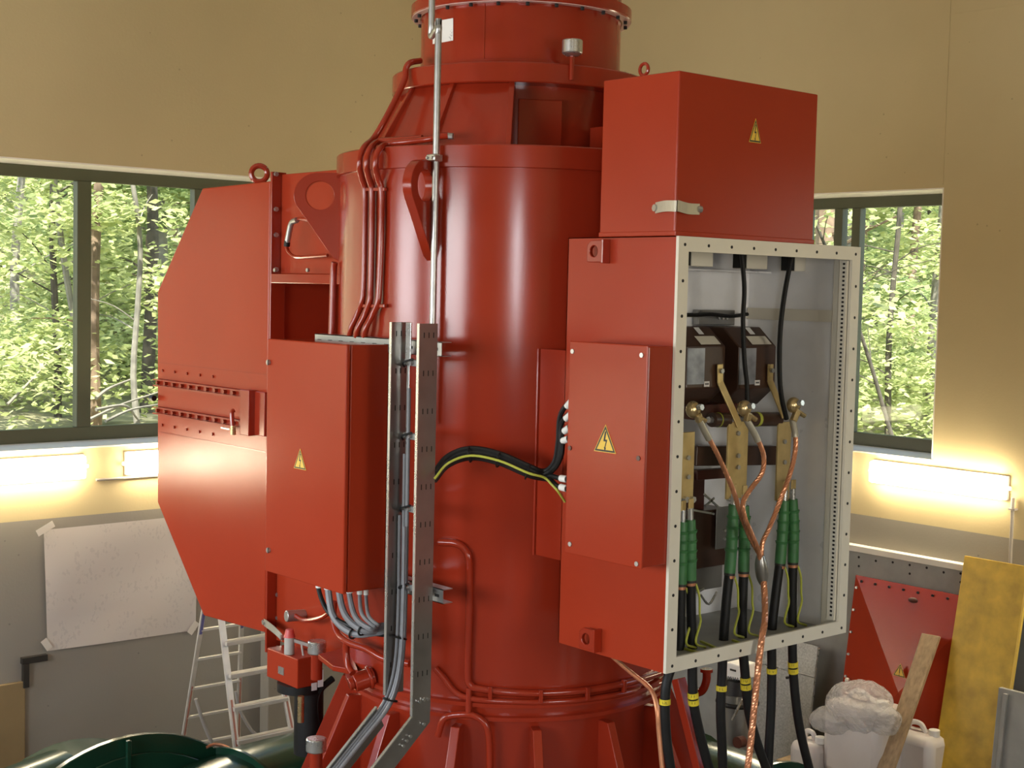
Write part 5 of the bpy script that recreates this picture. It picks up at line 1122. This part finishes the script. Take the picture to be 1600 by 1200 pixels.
# canisters and plastic wrap
def canister(label, c, sx, sy, h):
    t = thing('plastic_canister', label, 'canister', c, 'milky canisters by the right wall'); c = Vector(c)
    MB().box(c.x-sx/2, c.x+sx/2, c.y-sy/2, c.y+sy/2, c.z, c.z+h).build('body', M['canister'], t, True, .07)
    hd = MB().tube([c+Vector((0, sy*.30, h-.02)), c+Vector((0, sy*.22, h+.055)), c+Vector((0, 0, h+.06)), c+Vector((0, -sy*.12, h-.01))], .022, 8, 5).build('handle', M['canister'], t); MB().cyl(c+Vector((0, -sy*.3, h-.01)), c+Vector((0, -sy*.3, h+.045)), .045, n=16).build('cap', M['white'], t, True, .005)
    return t
def cpos(px, py, x): p = onX(px, py, x); return p
p = cpos(1345, 1098, 4.55); zc = p.z; canister('largest milky canister, under the heap of clear plastic wrap', (4.62, p.y, zc-.62), .42, .56, .62)
p2 = cpos(1425, 1142, 4.85); canister('milky canister between the wooden plank and the yellow board', (4.90, p2.y-.05, p2.z-.62), .34, .42, .62)
p3 = cpos(1268, 1156, 4.45); canister('low milky canister at the left of the canisters', (4.46, p3.y, p3.z-.40), .30, .28, .40)
# pallet that carries them
tag(MB().box(4.36, 5.0, p2.y-.27, p3.y+.3, 0, zc-.62).build('timber_crate', M['wood'], None, False, .01), 'timber crate carrying the milky canisters', 'crate')
w1, w2 = cpos(1343, 1098, 4.50), cpos(1303, 1120, 4.45); rg = random.Random(4)
mb = MB(); mb.ball(w1+Vector((0, 0, -.02)), .30, 40, 26, (.7, 1.0, .72)); mb.ball(w2+Vector((0, 0, -.03)), .20, 32, 20, (.8, 1.0, .55)); mb.ball(w1+Vector((.0, -.22, -.08)), .16, 28, 16, (.8, 1.0, .8))
from mathutils import noise
for v in mb.v:
    q = v*5.0; d_ = noise.noise_vector(q)*.040+noise.noise_vector(v*14)*.018; v += d_
tag(mb.build('plastic_wrap', M['film'], None, True, fix=False), 'crumpled heap of clear plastic wrap on the canisters', 'plastic wrap')
# machine with a white head behind the cables
PU = thing('vacuum_cleaner', 'dark cleaner with a white head seen between the power cables', 'vacuum cleaner', onX(1160, 1200, 4.2))
a, b = onX(1134, 1034, 4.15), onX(1157, 1064, 4.15)
MB().box(4.15, 4.35, min(a.y, b.y), max(a.y, b.y), min(a.z, b.z), max(a.z, b.z)).build('head', M['white'], PU, False, .012)
p = onX(1145, 1047, 4.149); MB().box(4.146, 4.152, p.y-.035, p.y+.03, p.z-.008, p.z+.008).build('slot', M['ink'], PU, False)
hd_ = PU.children[0] if PU.children else None
for j in range(5):
    p = onX(1138+j*3.6, 1058.5+.6*j, 4.148); MB().box(4.146, 4.152, p.y-.006, p.y+.006, p.z-.011, p.z+.011).build('print', M['grey_cable'], PU, False)
c = onX(1152, 1100, 4.25); MB().cyl((c.x, c.y, 0.25), (c.x, c.y, c.z+.1), .17, .16, n=24).build('tank', M['tray'], PU); MB().torus((c.x, c.y, c.z+.02), (0, 0, 1), .17, .02, 24, 8).build('band', M['black'], PU)
MB().cyl((c.x, c.y, c.z+.1), (c.x, c.y, a.z-.16), .14, .10, n=20).build('neck', M['black'], PU)
w_ = onX(1155, 1158, 4.1); MB().cyl((4.05, w_.y-.02, w_.z), (4.12, w_.y-.02, w_.z), .05, n=20).build('wheel', M['mahog'], PU); MB().cyl((c.x, c.y, 0.0), (c.x, c.y, .25), .20, n=20).build('base', M['black'], PU)
MB().bar(onX(1144, 1125, 4.0), onX(1160, 1092, 4.0), .016, .016).build('wand', M['zinc'], PU, False)
# red pipework and film behind the first cables
RP = thing('red_elbow', 'red pipe elbow behind the leftmost power cables', 'pipe', onX(1085, 1090, .9))
MB().tube([onX(x, y, .9) for x, y in ((1104, 1046), (1104, 1062), (1098, 1078), (1086, 1083), (1070, 1080))], .024, 12, 6).build('elbow', M['red'], RP); MB().cyl(onX(1104, 1050, .9), onX(1104, 1045, .9), .036, n=20).build('flange', M['red'], RP)
tag(MB().bar(onX(1060, 1060, .2), onX(1098, 1215, .2), .06, .05).build('red_strut', M['red'], None, False, .004), 'red strut slanting down behind the leftmost power cables', 'strut')
